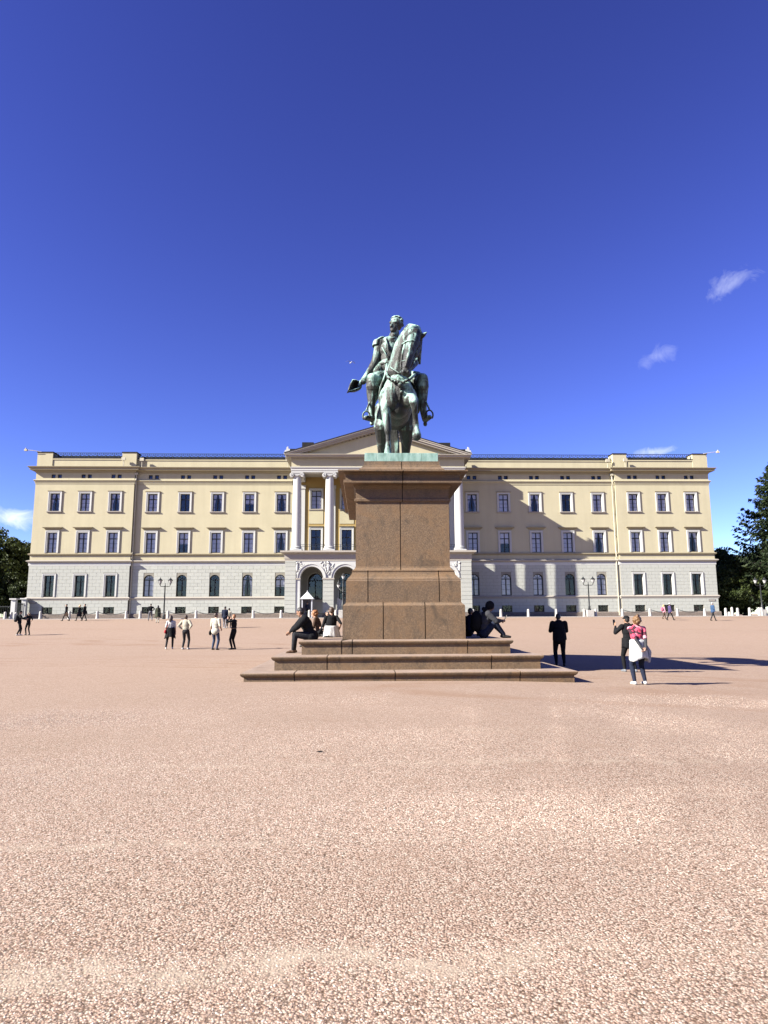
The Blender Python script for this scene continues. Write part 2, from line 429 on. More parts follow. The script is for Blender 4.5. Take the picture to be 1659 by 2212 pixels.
class MB:
    def __init__(s):
        s.v, s.f, s.m = [], [], []
    def add(s, vs, fs, m=0):
        b = len(s.v)
        s.v += [tuple(p) for p in vs]
        s.f += [tuple(i + b for i in f) for f in fs]
        s.m += [m] * len(fs)
        return s
    def box(s, x0, x1, y0, y1, z0, z1, m=0):
        return s.add([(x0, y0, z0), (x1, y0, z0), (x1, y1, z0), (x0, y1, z0), (x0, y0, z1), (x1, y0, z1), (x1, y1, z1), (x0, y1, z1)],
                     [(0, 3, 2, 1), (4, 5, 6, 7), (0, 1, 5, 4), (1, 2, 6, 5), (2, 3, 7, 6), (3, 0, 4, 7)], m)
    def bevbox(s, x0, x1, y0, y1, z0, z1, b=0.01, m=0):
        """box whose twelve edges are cut off by b"""
        vs, idx = [], {}
        for ix, x in ((0, x0), (1, x1)):
            for iy, y in ((0, y0), (1, y1)):
                for iz, z in ((0, z0), (1, z1)):
                    sx, sy, sz = (1 - 2 * ix) * b, (1 - 2 * iy) * b, (1 - 2 * iz) * b
                    for k, p in enumerate(((x, y + sy, z + sz), (x + sx, y, z + sz), (x + sx, y + sy, z))):
                        idx[ix, iy, iz, k] = len(vs); vs.append(p)
        I = lambda *a: idx[a]
        fs = []
        for i in (0, 1):
            q = [(0, 0), (1, 0), (1, 1), (0, 1)]
            fs.append([I(i, a, c, 0) for a, c in (q if i else q[::-1])])
            fs.append([I(a, i, c, 1) for a, c in (q[::-1] if i else q)])
            fs.append([I(a, c, i, 2) for a, c in (q if i else q[::-1])])
        for a in (0, 1):
            for c in (0, 1):
                e = [I(a, c, 0, 0), I(a, c, 0, 1), I(a, c, 1, 1), I(a, c, 1, 0)]
                fs.append(e if a == c else e[::-1])
                e = [I(a, 0, c, 0), I(a, 0, c, 2), I(a, 1, c, 2), I(a, 1, c, 0)]
                fs.append(e if a != c else e[::-1])
                e = [I(0, a, c, 1), I(0, a, c, 2), I(1, a, c, 2), I(1, a, c, 1)]
                fs.append(e if a == c else e[::-1])
        for a in (0, 1):
            for c in (0, 1):
                for d in (0, 1):
                    e = [I(a, c, d, 0), I(a, c, d, 1), I(a, c, d, 2)]
                    fs.append(e if (a + c + d) % 2 else e[::-1])
        return s.add(vs, fs, m)
    def quad(s, a, b, c, d, m=0):
        return s.add([a, b, c, d], [(0, 1, 2, 3)], m)
    def lathe(s, prof, c=(0, 0, 0), n=20, m=0, sx=1, sy=1):
        vs, fs = [], []
        for r, z in prof:
            for i in range(n):
                a = 2 * math.pi * i / n
                vs.append((c[0] + r * sx * math.cos(a), c[1] + r * sy * math.sin(a), c[2] + z))
        for j in range(len(prof) - 1):
            for i in range(n):
                k = (i + 1) % n
                fs.append((j * n + i, j * n + k, (j + 1) * n + k, (j + 1) * n + i))
        fs.append(tuple(range(n - 1, -1, -1)))
        fs.append(tuple(range((len(prof) - 1) * n, len(prof) * n)))
        return s.add(vs, fs, m)
    def tube(s, pts, r, n=8, m=0):
        """tube along points; r is one radius or a list"""
        P = [Vector(p) for p in pts]
        rr = r if isinstance(r, (list, tuple)) else [r] * len(P)
        vs, fs = [], []
        up = None
        for i, p in enumerate(P):
            d = (P[min(i + 1, len(P) - 1)] - P[max(i - 1, 0)]).normalized()
            if up is None:
                up = Vector((0, 0, 1)) if abs(d.z) < 0.9 else Vector((0, 1, 0))
            a = d.cross(up)
            if a.length < 1e-6:
                a = d.orthogonal()
            a.normalize()
            up = a.cross(d).normalized()
            for k in range(n):
                t = 2 * math.pi * k / n
                vs.append(p + (a * math.cos(t) + up * math.sin(t)) * rr[i])
        for i in range(len(P) - 1):
            for k in range(n):
                q = (k + 1) % n
                fs.append((i * n + k, i * n + q, (i + 1) * n + q, (i + 1) * n + k))
        fs.append(tuple(range(n - 1, -1, -1)))
        fs.append(tuple(range((len(P) - 1) * n, len(P) * n)))
        return s.add(vs, fs, m)
    def ball(s, c, r, nu=12, nv=8, m=0, R3=None):
        rx, ry, rz = (r, r, r) if isinstance(r, (int, float)) else r
        vs, fs = [], []
        c = Vector(c)
        def P(x, y, z):
            q = Vector((x, y, z))
            return c + (R3 @ q if R3 is not None else q)
        vs.append(P(0, 0, -rz))
        for j in range(1, nv):
            b = -math.pi / 2 + math.pi * j / nv
            for i in range(nu):
                a = 2 * math.pi * i / nu
                vs.append(P(rx * math.cos(b) * math.cos(a), ry * math.cos(b) * math.sin(a), rz * math.sin(b)))
        vs.append(P(0, 0, rz))
        for i in range(nu):
            fs.append((0, 1 + (i + 1) % nu, 1 + i))
            fs.append((len(vs) - 1, 1 + (nv - 2) * nu + i, 1 + (nv - 2) * nu + (i + 1) % nu))
        for j in range(nv - 2):
            for i in range(nu):
                k = (i + 1) % nu
                fs.append((1 + j * nu + i, 1 + j * nu + k, 1 + (j + 1) * nu + k, 1 + (j + 1) * nu + i))
        return s.add(vs, fs, m)
    def prism(s, poly, y0, y1, m=0):
        """polygon in x,z (counter-clockwise seen from -y) pushed from y0 (front) to y1"""
        n = len(poly)
        vs = [(x, y0, z) for x, z in poly] + [(x, y1, z) for x, z in poly]
        fs = [tuple(range(n)), tuple(range(2 * n - 1, n - 1, -1))]
        fs += [(i, i + n, (i + 1) % n + n, (i + 1) % n) for i in range(n)]
        return s.add(vs, fs, m)
    def molding(s, path, prof, m=0, caps=True):
        """profile [(out, z)...] swept with mitred corners along path [(x, y)...]; out is to the right of the path direction"""
        n = len(path)
        nor = []
        for i in range(n - 1):
            dx, dy = path[i + 1][0] - path[i][0], path[i + 1][1] - path[i][1]
            L = math.hypot(dx, dy)
            nor.append((dy / L, -dx / L))
        vs, fs = [], []
        k = len(prof)
        for i, (x, y) in enumerate(path):
            if i == 0: ox, oy = nor[0]
            elif i == n - 1: ox, oy = nor[-1]
            else:
                a, b = nor[i - 1], nor[i]
                d = 1 + a[0] * b[0] + a[1] * b[1]
                ox, oy = (a[0] + b[0]) / d, (a[1] + b[1]) / d
            for o, z in prof:
                vs.append((x + ox * o, y + oy * o, z))
        for i in range(n - 1):
            for j in range(k):
                q = (j + 1) % k
                fs.append((i * k + j, (i + 1) * k + j, (i + 1) * k + q, i * k + q))
        if caps:
            fs.append(tuple(range(k - 1, -1, -1)))
            fs.append(tuple(range((n - 1) * k, n * k)))
        return s.add(vs, fs, m)
    def mesh(s, name, mats, smooth=False):
        me = bpy.data.meshes.new(name)
        me.from_pydata(s.v, [], s.f)
        for m in ([mats] if isinstance(mats, str) else mats):
            me.materials.append(MAT[m])
        if len(me.polygons) and max(s.m) > 0:
            me.polygons.foreach_set('material_index', s.m)
        if smooth is True:
            me.polygons.foreach_set('use_smooth', [True] * len(me.polygons))
        elif smooth:
            me.polygons.foreach_set('use_smooth', [True] * len(me.polygons))
            me.set_sharp_from_angle(angle=R(smooth))
        me.update()
        return me
    def build(s, name, mats, parent=None, loc=(0, 0, 0), smooth=False):
        return inst(name, s.mesh(name, mats, smooth), parent, loc)
def fix_normals(me):
    bm = bmesh.new(); bm.from_mesh(me)
    bmesh.ops.recalc_face_normals(bm, faces=bm.faces)
    bm.to_mesh(me); bm.free()

def sstep(a, b, x):
    t = min(1, max(0, (x - a) / (b - a)))
    return t * t * (3 - 2 * t)
RISE = [(-50, 0), (34, 0), (45, 0.14), (52, 0.40), (60, 0.78), (68, 1.08), (74, 1.25), (78.6, 1.34), (400, 1.34), (9000, 1.34)]
def ground_z(x, y):
    z = 0.0
    for (a, za), (b, zb) in zip(RISE, RISE[1:]):
        if a <= y <= b:
            z = za + (zb - za) * (y - a) / (b - a)
    t = x - 3.0
    side = -0.03 * (math.sqrt(t * t + 1.0) + t) / 2 if x < 40 else -1.1
    return z + side * (1 - sstep(30, 50, y)) * (1 if x > -3 else 1)
def pix_ray(px, py):
    return pix_dir(px, py)
def at_ground(px, py):
    d = pix_ray(px, py)
    t = 3.0
    for i in range(60000):
        p = Vector((0, 0, CAMZ)) + d * t
        if p.z <= ground_z(p.x, p.y):
            return Vector((p.x, p.y, ground_z(p.x, p.y)))
        t += 0.005 if t < 40 else 0.02
    return p
def at_Y(px, py, Y):
    d = pix_ray(px, py)
    return Vector((0, 0, CAMZ)) + d * (Y / d.y)

# ------------------------------------------------------------------ ground
def make_ground():
    xs = sorted(set([-6000, -2000, -800, -300, -150, -100] + list(range(-80, -20, 5)) + [x * 0.5 for x in range(-40, 61)] + list(range(31, 100, 5)) + [100, 150, 300, 800, 2000, 6000]))
    ys = sorted(set([-3000, -800, -200, -60, -20, -5] + [y * 0.5 for y in range(0, 120)] + list(range(60, 100, 2)) + [110, 130, 200, 400, 900, 2500, 8000]))
    nv = len(xs)
    vs = []
    for y in ys:
        for x in xs:
            z = ground_z(x, y)
            if abs(x) < 60 and 0 < y < 79:
                z += (mnoise.noise(Vector((x * 0.35, y * 0.35, 0))) * 0.008 + mnoise.noise(Vector((x * 0.11, y * 0.14, 4))) * 0.018) * sstep(0, 4, y)
            vs.append((x, y, z))
    fs = [(j * nv + i, j * nv + i + 1, (j + 1) * nv + i + 1, (j + 1) * nv + i) for j in range(len(ys) - 1) for i in range(nv - 1)]
    b = MB(); b.add(vs, fs)
    o = b.build('ground', 'gravel', smooth=True)
    tag(o, 'pink gravel square in front of the palace', kind='structure')
make_ground()
PAV = 1.40
kb = MB()
kb.molding([(-80, 78.8), (95, 78.8)], [(0, 0.9), (0, PAV), (-11, PAV), (-11, 0.9)])
pv = kb.build('pavement', 'kerb_granite'); fix_normals(pv.data)
tag(pv, 'low granite pavement edging the square along the palace', kind='structure')
for i in range(58):                                     # kerb stones along the pavement's edge
    x0 = -62 + i * 2.2
    k = MB().bevbox(0, 2.18, 0, 0.34, -0.35, 0.012, 0.01) if i == 0 else None
    if i == 0: kmesh = k.mesh('kerb_stone', 'kerb_granite')
    inst('kerb_stone', kmesh, pv, (x0, 78.76, PAV))

# loose stones lie on the near gravel: thousands, scattered over a patch by geometry nodes
def scatter_gravel():
    b = MB()
    ys = [2.2, 3.5, 5, 6.5, 8, 10, 12.5, 15]
    rows = []
    for y in ys:
        row = []
        for k in range(13):
            x = -0.64 * y + (1.36 * y) * k / 12 - 0.4 + 0.8 * k / 12
            row.append((x, y, ground_z(x, y) + (mnoise.noise(Vector((x * 0.35, y * 0.35, 0))) * 0.008 + mnoise.noise(Vector((x * 0.11, y * 0.14, 4))) * 0.018) * sstep(0, 4, y) - 0.003))
        rows.append(row)
    n = 13
    b.add([p for r in rows for p in r], [(j * n + i, j * n + i + 1, (j + 1) * n + i + 1, (j + 1) * n + i) for j in range(len(ys) - 1) for i in range(n - 1)])
    o = b.build('gravel', 'gravel_stone')
    tag(o, 'loose pink gravel stones lying on the square', 'gravel', kind='stuff')
    g = bpy.data.node_groups.new('scatter', 'GeometryNodeTree')
    g.interface.new_socket('Geometry', in_out='INPUT', socket_type='NodeSocketGeometry')
    g.interface.new_socket('Geometry', in_out='OUTPUT', socket_type='NodeSocketGeometry')
    N, L = g.nodes, g.links
    gi, go = N.new('NodeGroupInput'), N.new('NodeGroupOutput')
    dp = N.new('GeometryNodeDistributePointsOnFaces')
    pos = N.new('GeometryNodeInputPosition'); sep = N.new('ShaderNodeSeparateXYZ')
    L.new(pos.outputs[0], sep.inputs[0])
    mr = N.new('ShaderNodeMapRange')
    mr.inputs['From Min'].default_value, mr.inputs['From Max'].default_value = 3.0, 14.5
    mr.inputs['To Min'].default_value, mr.inputs['To Max'].default_value = 6200, 40
    L.new(sep.outputs['Y'], mr.inputs['Value'])
    L.new(gi.outputs[0], dp.inputs['Mesh'])
    no = N.new('ShaderNodeTexNoise'); no.inputs['Scale'].default_value = 1.6; no.inputs['Detail'].default_value = 3
    L.new(pos.outputs[0], no.inputs['Vector'])
    mm = N.new('ShaderNodeMapRange')
    mm.inputs['From Min'].default_value, mm.inputs['From Max'].default_value = 0.36, 0.58
    mm.inputs['To Min'].default_value, mm.inputs['To Max'].default_value = 0.75, 1.0
    L.new(no.outputs['Fac'], mm.inputs['Value'])
    mu = N.new('ShaderNodeMath'); mu.operation = 'MULTIPLY'
    L.new(mr.outputs[0], mu.inputs[0]); L.new(mm.outputs[0], mu.inputs[1])
    sb = N.new('ShaderNodeMath'); sb.operation = 'SUBTRACT'; sb.inputs[1].default_value = 3.4; L.new(sep.outputs['Y'], sb.inputs[0])
    ab = N.new('ShaderNodeMath'); ab.operation = 'ABSOLUTE'; L.new(sb.outputs[0], ab.inputs[0])
    bd = N.new('ShaderNodeMapRange'); bd.inputs['From Min'].default_value, bd.inputs['From Max'].default_value = 0.05, 0.3
    bd.inputs['To Min'].default_value = 0.4
    L.new(ab.outputs[0], bd.inputs['Value'])
    m2 = N.new('ShaderNodeMath'); m2.operation = 'MULTIPLY'; L.new(mu.outputs[0], m2.inputs[0]); L.new(bd.outputs[0], m2.inputs[1])
    L.new(m2.outputs[0], dp.inputs['Density'])
    ico = N.new('GeometryNodeMeshIcoSphere'); ico.inputs['Radius'].default_value = 0.0064; ico.inputs['Subdivisions'].default_value = 1
    sm = N.new('GeometryNodeSetMaterial'); sm.inputs['Material'].default_value = MAT['gravel_stone']
    L.new(ico.outputs[0], sm.inputs['Geometry'])
    rs = N.new('FunctionNodeRandomValue'); rs.data_type = 'FLOAT_VECTOR'
    rs.inputs[0].default_value = (0.4, 0.35, 0.3); rs.inputs[1].default_value = (1.9, 1.45, 1.0)
    rr = N.new('FunctionNodeRandomValue'); rr.data_type = 'FLOAT_VECTOR'
    rr.inputs[0].default_value = (-0.5, -0.5, 0); rr.inputs[1].default_value = (0.5, 0.5, 6.28)
    io = N.new('GeometryNodeInstanceOnPoints')
    L.new(dp.outputs['Points'], io.inputs['Points']); L.new(sm.outputs[0], io.inputs['Instance'])
    L.new(rr.outputs[0], io.inputs['Rotation']); L.new(rs.outputs[0], io.inputs['Scale'])
    L.new(io.outputs[0], go.inputs[0])
    md = o.modifiers.new('scatter', 'NODES'); md.node_group = g
scatter_gravel()

# ------------------------------------------------------------------ palace
PX, PY, ZB = 1.8, 88.0, 1.36
palace = thing('palace', 'long yellow palace with columned portico, pediment and pale stone ground floor', 'palace', (PX, PY, ZB))
def P(mb, name, mats, y=0.0, smooth=False):
    return mb.build(name, mats, palace, (0, y, -ZB), smooth)
RIS0, RIS1, RISY, DEPTH = 31.95, 44.75, -0.4, 24.0
MAIN_W = [12.67, 16.9, 21.12, 25.35, 29.58]
RIS_W = [34.32, 38.2, 42.08]

def wall(mb, x0, x1, z0, z1, y, ops, dr=0.42):
    """front wall in the plane y with openings (xc, w, zb, zt, arched) and their reveals"""
    xs = {x0, x1}; zs = {z0, z1}
    for xc, w, zb, zt, ar in ops:
        xs |= {xc - w / 2, xc + w / 2}; zs |= {zb, zt}
    xs, zs = sorted(xs), sorted(zs)
    for a, b in zip(xs, xs[1:]):
        for c, d in zip(zs, zs[1:]):
            mx, mz = (a + b) / 2, (c + d) / 2
            if any(abs(mx - xc) < w / 2 and zb < mz < zt for xc, w, zb, zt, ar in ops):
                continue
            mb.quad((a, y, c), (b, y, c), (b, y, d), (a, y, d))
    for xc, w, zb, zt, ar in ops:
        l, r = xc - w / 2, xc + w / 2
        sp = zt - w / 2 if ar else zt
        mb.quad((l, y, zb), (l, y + dr, zb), (l, y + dr, sp), (l, y, sp))
        mb.quad((r, y, zb), (r, y, sp), (r, y + dr, sp), (r, y + dr, zb))
        mb.quad((l, y, zb), (r, y, zb), (r, y + dr, zb), (l, y + dr, zb))
        if not ar:
            mb.quad((l, y, zt), (l, y + dr, zt), (r, y + dr, zt), (r, y, zt))
        else:
            n = 20
            pts = [(xc - w / 2 * math.cos(math.pi * i / n), sp + w / 2 * math.sin(math.pi * i / n)) for i in range(n + 1)]
            for (ax, az), (bx, bz) in zip(pts, pts[1:]):
                mb.quad((ax, y, az), (ax, y + dr, az), (bx, y + dr, bz), (bx, y, bz))
                mb.quad((ax, y, az), (bx, y, bz), (bx, y, zt), (ax, y, zt))
TOPW = (1.28, 15.24, 17.62); PIAW = (1.28, 9.80, 12.45); GRW = (1.30, 4.16, 6.90); BAW = (1.30, 2.0, 3.02); ATT = (0.52, 19.62, 20.14)
def ops_for(xs, arched):
    up, lo = [], []
    for x in xs:
        up.append((x, TOPW[0], TOPW[1], TOPW[2], False)); up.append((x, PIAW[0], PIAW[1], PIAW[2], False))
        for s in (-0.405, 0.405):
            up.append((x + s, ATT[0], ATT[1], ATT[2], False))
        lo.append((x, GRW[0], GRW[1], GRW[2] + (0.05 if arched else 0), arched)); lo.append((x, BAW[0], BAW[1], BAW[2], False))
    return up, lo
for sg in (-1, 1):
    for kind, xs, a, b, y in (('main', MAIN_W, 11.0, RIS0, 0.0), ('ris', RIS_W, RIS0, RIS1, RISY)):
        up, lo = ops_for([sg * x for x in xs], kind == 'main')
        x0, x1 = sorted((sg * a, sg * b))
        m = MB(); wall(m, x0, x1, 8.50, 21.0, y, up)
        if kind == 'ris':
            o_, i_ = sg * RIS1, sg * RIS0
            m.quad((o_, y, 8.5), (o_, y, 21), (o_, DEPTH, 21), (o_, DEPTH, 8.5))
            m.quad((i_, y, 8.5), (i_, y, 21), (i_, 0.0, 21), (i_, 0.0, 8.5))
        P(m, 'upper_wall', 'yellow_stucco')
        m = MB(); wall(m, x0, x1, 1.2, 8.50, y - 0.06, lo, 0.54)
        if kind == 'ris':
            o_, i_ = sg * RIS1, sg * RIS0
            m.quad((o_, y - .06, 1.2), (o_, y - .06, 8.5), (o_, DEPTH, 8.5), (o_, DEPTH, 1.2))
            m.quad((i_, y - .06, 1.2), (i_, y - .06, 8.5), (i_, 0, 8.5), (i_, 0, 1.2))
        P(m, 'lower_wall', 'joint_mortar')
# portico back wall
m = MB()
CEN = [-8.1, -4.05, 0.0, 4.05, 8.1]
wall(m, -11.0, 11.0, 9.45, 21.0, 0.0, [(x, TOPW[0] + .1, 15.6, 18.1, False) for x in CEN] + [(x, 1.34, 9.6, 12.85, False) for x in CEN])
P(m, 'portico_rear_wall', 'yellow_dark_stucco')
m = MB()
wall(m, -11.0, 11.0, 1.2, 9.45, 0.0, [(x, 1.9, 3.7, 7.1, True) for x in (-8.1, -4.05, 4.05, 8.1)] + [(0, 2.2, 1.45, 6.8, True)])
P(m, 'portico_rear_wall', 'lower_stone')
for x in CEN:
    P(MB().box(x - 0.95, x + 0.95, -0.05, 0.0, 13.62, 15.3), 'panel', 'yellow_stucco')
# core that closes the rooms behind the windows, and the roof
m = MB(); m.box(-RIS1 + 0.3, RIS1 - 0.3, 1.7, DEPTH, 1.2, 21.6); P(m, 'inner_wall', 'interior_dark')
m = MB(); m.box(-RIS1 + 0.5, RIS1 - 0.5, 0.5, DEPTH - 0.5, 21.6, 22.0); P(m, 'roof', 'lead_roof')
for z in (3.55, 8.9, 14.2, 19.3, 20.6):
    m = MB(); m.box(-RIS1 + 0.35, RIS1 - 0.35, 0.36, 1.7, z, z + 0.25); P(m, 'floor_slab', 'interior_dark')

# string courses, cornices and parapets, each run one part
def runs(prof, name, mat, base=0.0, main=True, ris=True):
    for sg in (-1, 1):
        if ris:
            m = MB()
            pts = [(sg * RIS0, 0.0), (sg * RIS0, RISY), (sg * RIS1, RISY), (sg * RIS1, DEPTH)]
            if sg < 0: pts = pts[::-1]
            m.molding(pts, prof)
            o = P(m, name, mat); fix_normals(o.data)
        if main:
            m = MB()
            pts = [(11.3, 0.0), (RIS0, 0.0)] if sg > 0 else [(-RIS0, 0.0), (-11.3, 0.0)]
            m.molding(pts, prof)
            o = P(m, name, mat); fix_normals(o.data)
runs([(-0.2, 1.2), (0.22, 1.2), (0.22, 1.86), (0.16, 1.98), (-0.2, 1.98)], 'base_plinth', 'plinth_granite')
runs([(-0.2, 3.70), (0.11, 3.70), (0.13, 3.86), (0.21, 3.93), (0.21, 4.02), (0.08, 4.12), (-0.2, 4.12)], 'string_course', 'trim_paint')
runs([(-0.2, 8.10), (0.08, 8.10), (0.10, 8.16), (0.10, 8.48), (-0.2, 8.48)], 'string_course', 'white_paint')
runs([(-0.2, 8.50), (0.14, 8.50), (0.2, 8.60), (0.34, 8.68), (0.34, 8.78), (0.05, 8.86), (-0.2, 8.86)], 'string_course', 'trim_paint')
runs([(-0.2, 9.45), (0.08, 9.45), (0.16, 9.52), (0.22, 9.58), (0.22, 9.68), (0.0, 9.74), (-0.2, 9.74)], 'string_course', 'cornice_paint')
runs([(-0.2, 18.88), (0.05, 18.88), (0.05, 19.02), (0.10, 19.05), (0.10, 19.18), (0.2, 19.25), (0.24, 19.32), (0.24, 19.38), (0.0, 19.46), (-0.2, 19.46)], 'string_course', 'yellow_stucco')
runs([(-0.2, 20.34), (0.06, 20.34), (0.10, 20.46), (0.22, 20.50), (0.26, 20.62), (0.62, 20.66), (0.64, 20.86), (0.74, 20.92), (0.82, 21.02), (0.82, 21.08), (-0.2, 21.20)], 'cornice', 'cornice_paint')
# parapet walls with corner blocks
for sg in (-1, 1):
    for a, b, y in ((11.3, RIS0 - 0.02, 0.0), (33.7, 42.75, RISY)):
        x0, x1 = sorted((sg * a, sg * b))
        m = MB(); m.box(x0, x1, y + 0.06, y + 0.7, 21.0, 22.12); m.box(x0, x1, y - 0.02, y + 0.74, 22.12, 22.3); P(m, 'parapet', 'yellow_stucco')
        m = MB(); m.box(x0, x1, y - 0.05, y + 0.78, 22.3, 22.40); P(m, 'coping', 'lead_roof')
    for a, b in ((RIS0 - 0.12, 33.7), (42.75, RIS1)):
        x0, x1 = sorted((sg * a, sg * b))
        m = MB(); m.box(x0, x1, RISY - 0.03, RISY + 1.6, 21.0, 23.05); P(m, 'parapet_block', 'yellow_stucco')
        m = MB(); m.box(x0 - .06, x1 + .06, RISY - 0.1, RISY + 1.66, 23.05, 23.18); P(m, 'coping', 'lead_roof')
# iron roof railings: one panel of bars and arcs repeated
rp = MB()
rp.box(0, 1, -.03, .03, 0.0, 0.06); rp.box(0, 1, -.035, .035, 0.66, 0.74); rp.box(-.03, .03, -.03, .03, 0, .74)
for cx in (0.25, 0.75):
    rp.tube([(cx - .25 + .5 * i / 8, 0, 0.08 + 0.5 * math.sin(math.pi * i / 8)) for i in range(9)], 0.022, 5)
    rp.tube([(cx + .16 * math.cos(2 * math.pi * i / 10), 0, .33 + .16 * math.sin(2 * math.pi * i / 10)) for i in range(11)], 0.02, 5)
    rp.box(cx - .015, cx + .015, -.015, .015, 0.5, 0.68)
rp.box(.5 - .02, .5 + .02, -.02, .02, 0, .7)
rpm = rp.mesh('railing_panel', 'railing_iron')
for sg in (-1, 1):
    for a, b, y in ((11.6, RIS0 - .15, 0.3), (33.75, 42.7, RISY + 0.3)):
        n = int(round((b - a) / 1.13)); w = (b - a) / n
        for i in range(n):
            x = sg * a + sg * i * w if sg > 0 else -b + i * w
            inst('railing_panel', rpm, palace, (x, y, 22.40 - ZB), (0, 0, 0), (w, 1, 1))

for sg in (-1, 1):
    for a, b, y in ((11.4, RIS0 - .1, 0.9), (33.8, 42.7, RISY + .9)):
        x0, x1 = sorted((sg * a, sg * b))
        o = P(MB().add([(x0, y, 22.0), (x1, y, 22.0), (x1, y + .5, 22.98), (x0, y + .5, 22.98), (x0, y + 6, 23.3), (x1, y + 6, 23.3)], [(0, 1, 2, 3), (3, 2, 5, 4)]), 'roof_slope', 'roof_dark')
# stone courses of the ground floor: the left main range and its neighbours block by block
unit = MB().bevbox(0, 1, -0.028, 0.05, 0, 1, 0.0, 0) if False else MB().box(0, 1, -0.03, 0.05, 0, 1)
unit_block = unit.mesh('stone_block', 'block_stone')
def block_rows(x0, x1, y, wins, zs, rh, bw, sink):
    for r, (za, zb) in enumerate(zs):
        n = max(1, int(round((zb - za) / rh)))
        for k in range(n):
            c, d = za + (zb - za) * k / n, za + (zb - za) * (k + 1) / n
            free = [(x0, x1)]
            for xc, hw, wa, wb in wins:
                if wa < (c + d) / 2 < wb:
                    nf = []
                    for a, b in free:
                        if xc + hw <= a or xc - hw >= b: nf.append((a, b)); continue
                        if xc - hw > a: nf.append((a, xc - hw))
                        if xc + hw < b: nf.append((xc + hw, b))
                    free = nf
            off = (k % 2) * bw * 0.5
            for a, b in free:
                cuts = [a]
                x = math.floor((a - off) / bw) * bw + off
                while x < b:
                    if x > a + 0.22 and x < b - 0.22: cuts.append(x + rnd.uniform(-.03, .03))
                    x += bw
                cuts.append(b)
                for p, q in zip(cuts, cuts[1:]):
                    sink.append((p + 0.01, q - 0.01, y, c + 0.009, d - 0.009))
def win_rects(xs, arched):
    out = []
    for x in xs:
        out.append((x, 0.66 if arched else 0.90, 4.1, 7.0 if arched else 7.14)); out.append((x, 0.68, 1.9, 3.04))
    return out
ZR = [(1.98, 3.70), (4.12, 8.10)]
for sg in (-1, 1):
    S1, S2 = [], []
    x0, x1 = sorted((sg * 11.3, sg * (RIS0 - 0.02)))
    block_rows(x0, x1, -0.06, win_rects([sg * x for x in MAIN_W], True), ZR, 0.42, 0.95, S1)
    x0, x1 = sorted((sg * RIS0, sg * RIS1))
    block_rows(x0, x1, RISY - 0.06, win_rects([sg * x for x in RIS_W], False), ZR, 0.42, 0.95, S2)
    lw = [o for o in palace.children if o.name.startswith('lower_wall')]
    if sg < 0:
        S1.sort(key=lambda b: -(b[1] - b[0]))
        single, rest = S1[:290], S1[290:] + S2
        for a, b, y, c, d in single:
            inst('stone_block', unit_block, lw[0], (a, y, c), (0, 0, 0), (b - a, 1, d - c))
    else:
        rest = S1 + S2
    m = MB()
    for a, b, y, c, d in rest:
        m.box(a, b, y - 0.03, y + 0.05, c, d)
    o = m.build('stone_blocks', 'block_stone', lw[1 if sg < 0 else 2]); tag(o, kind='stuff')

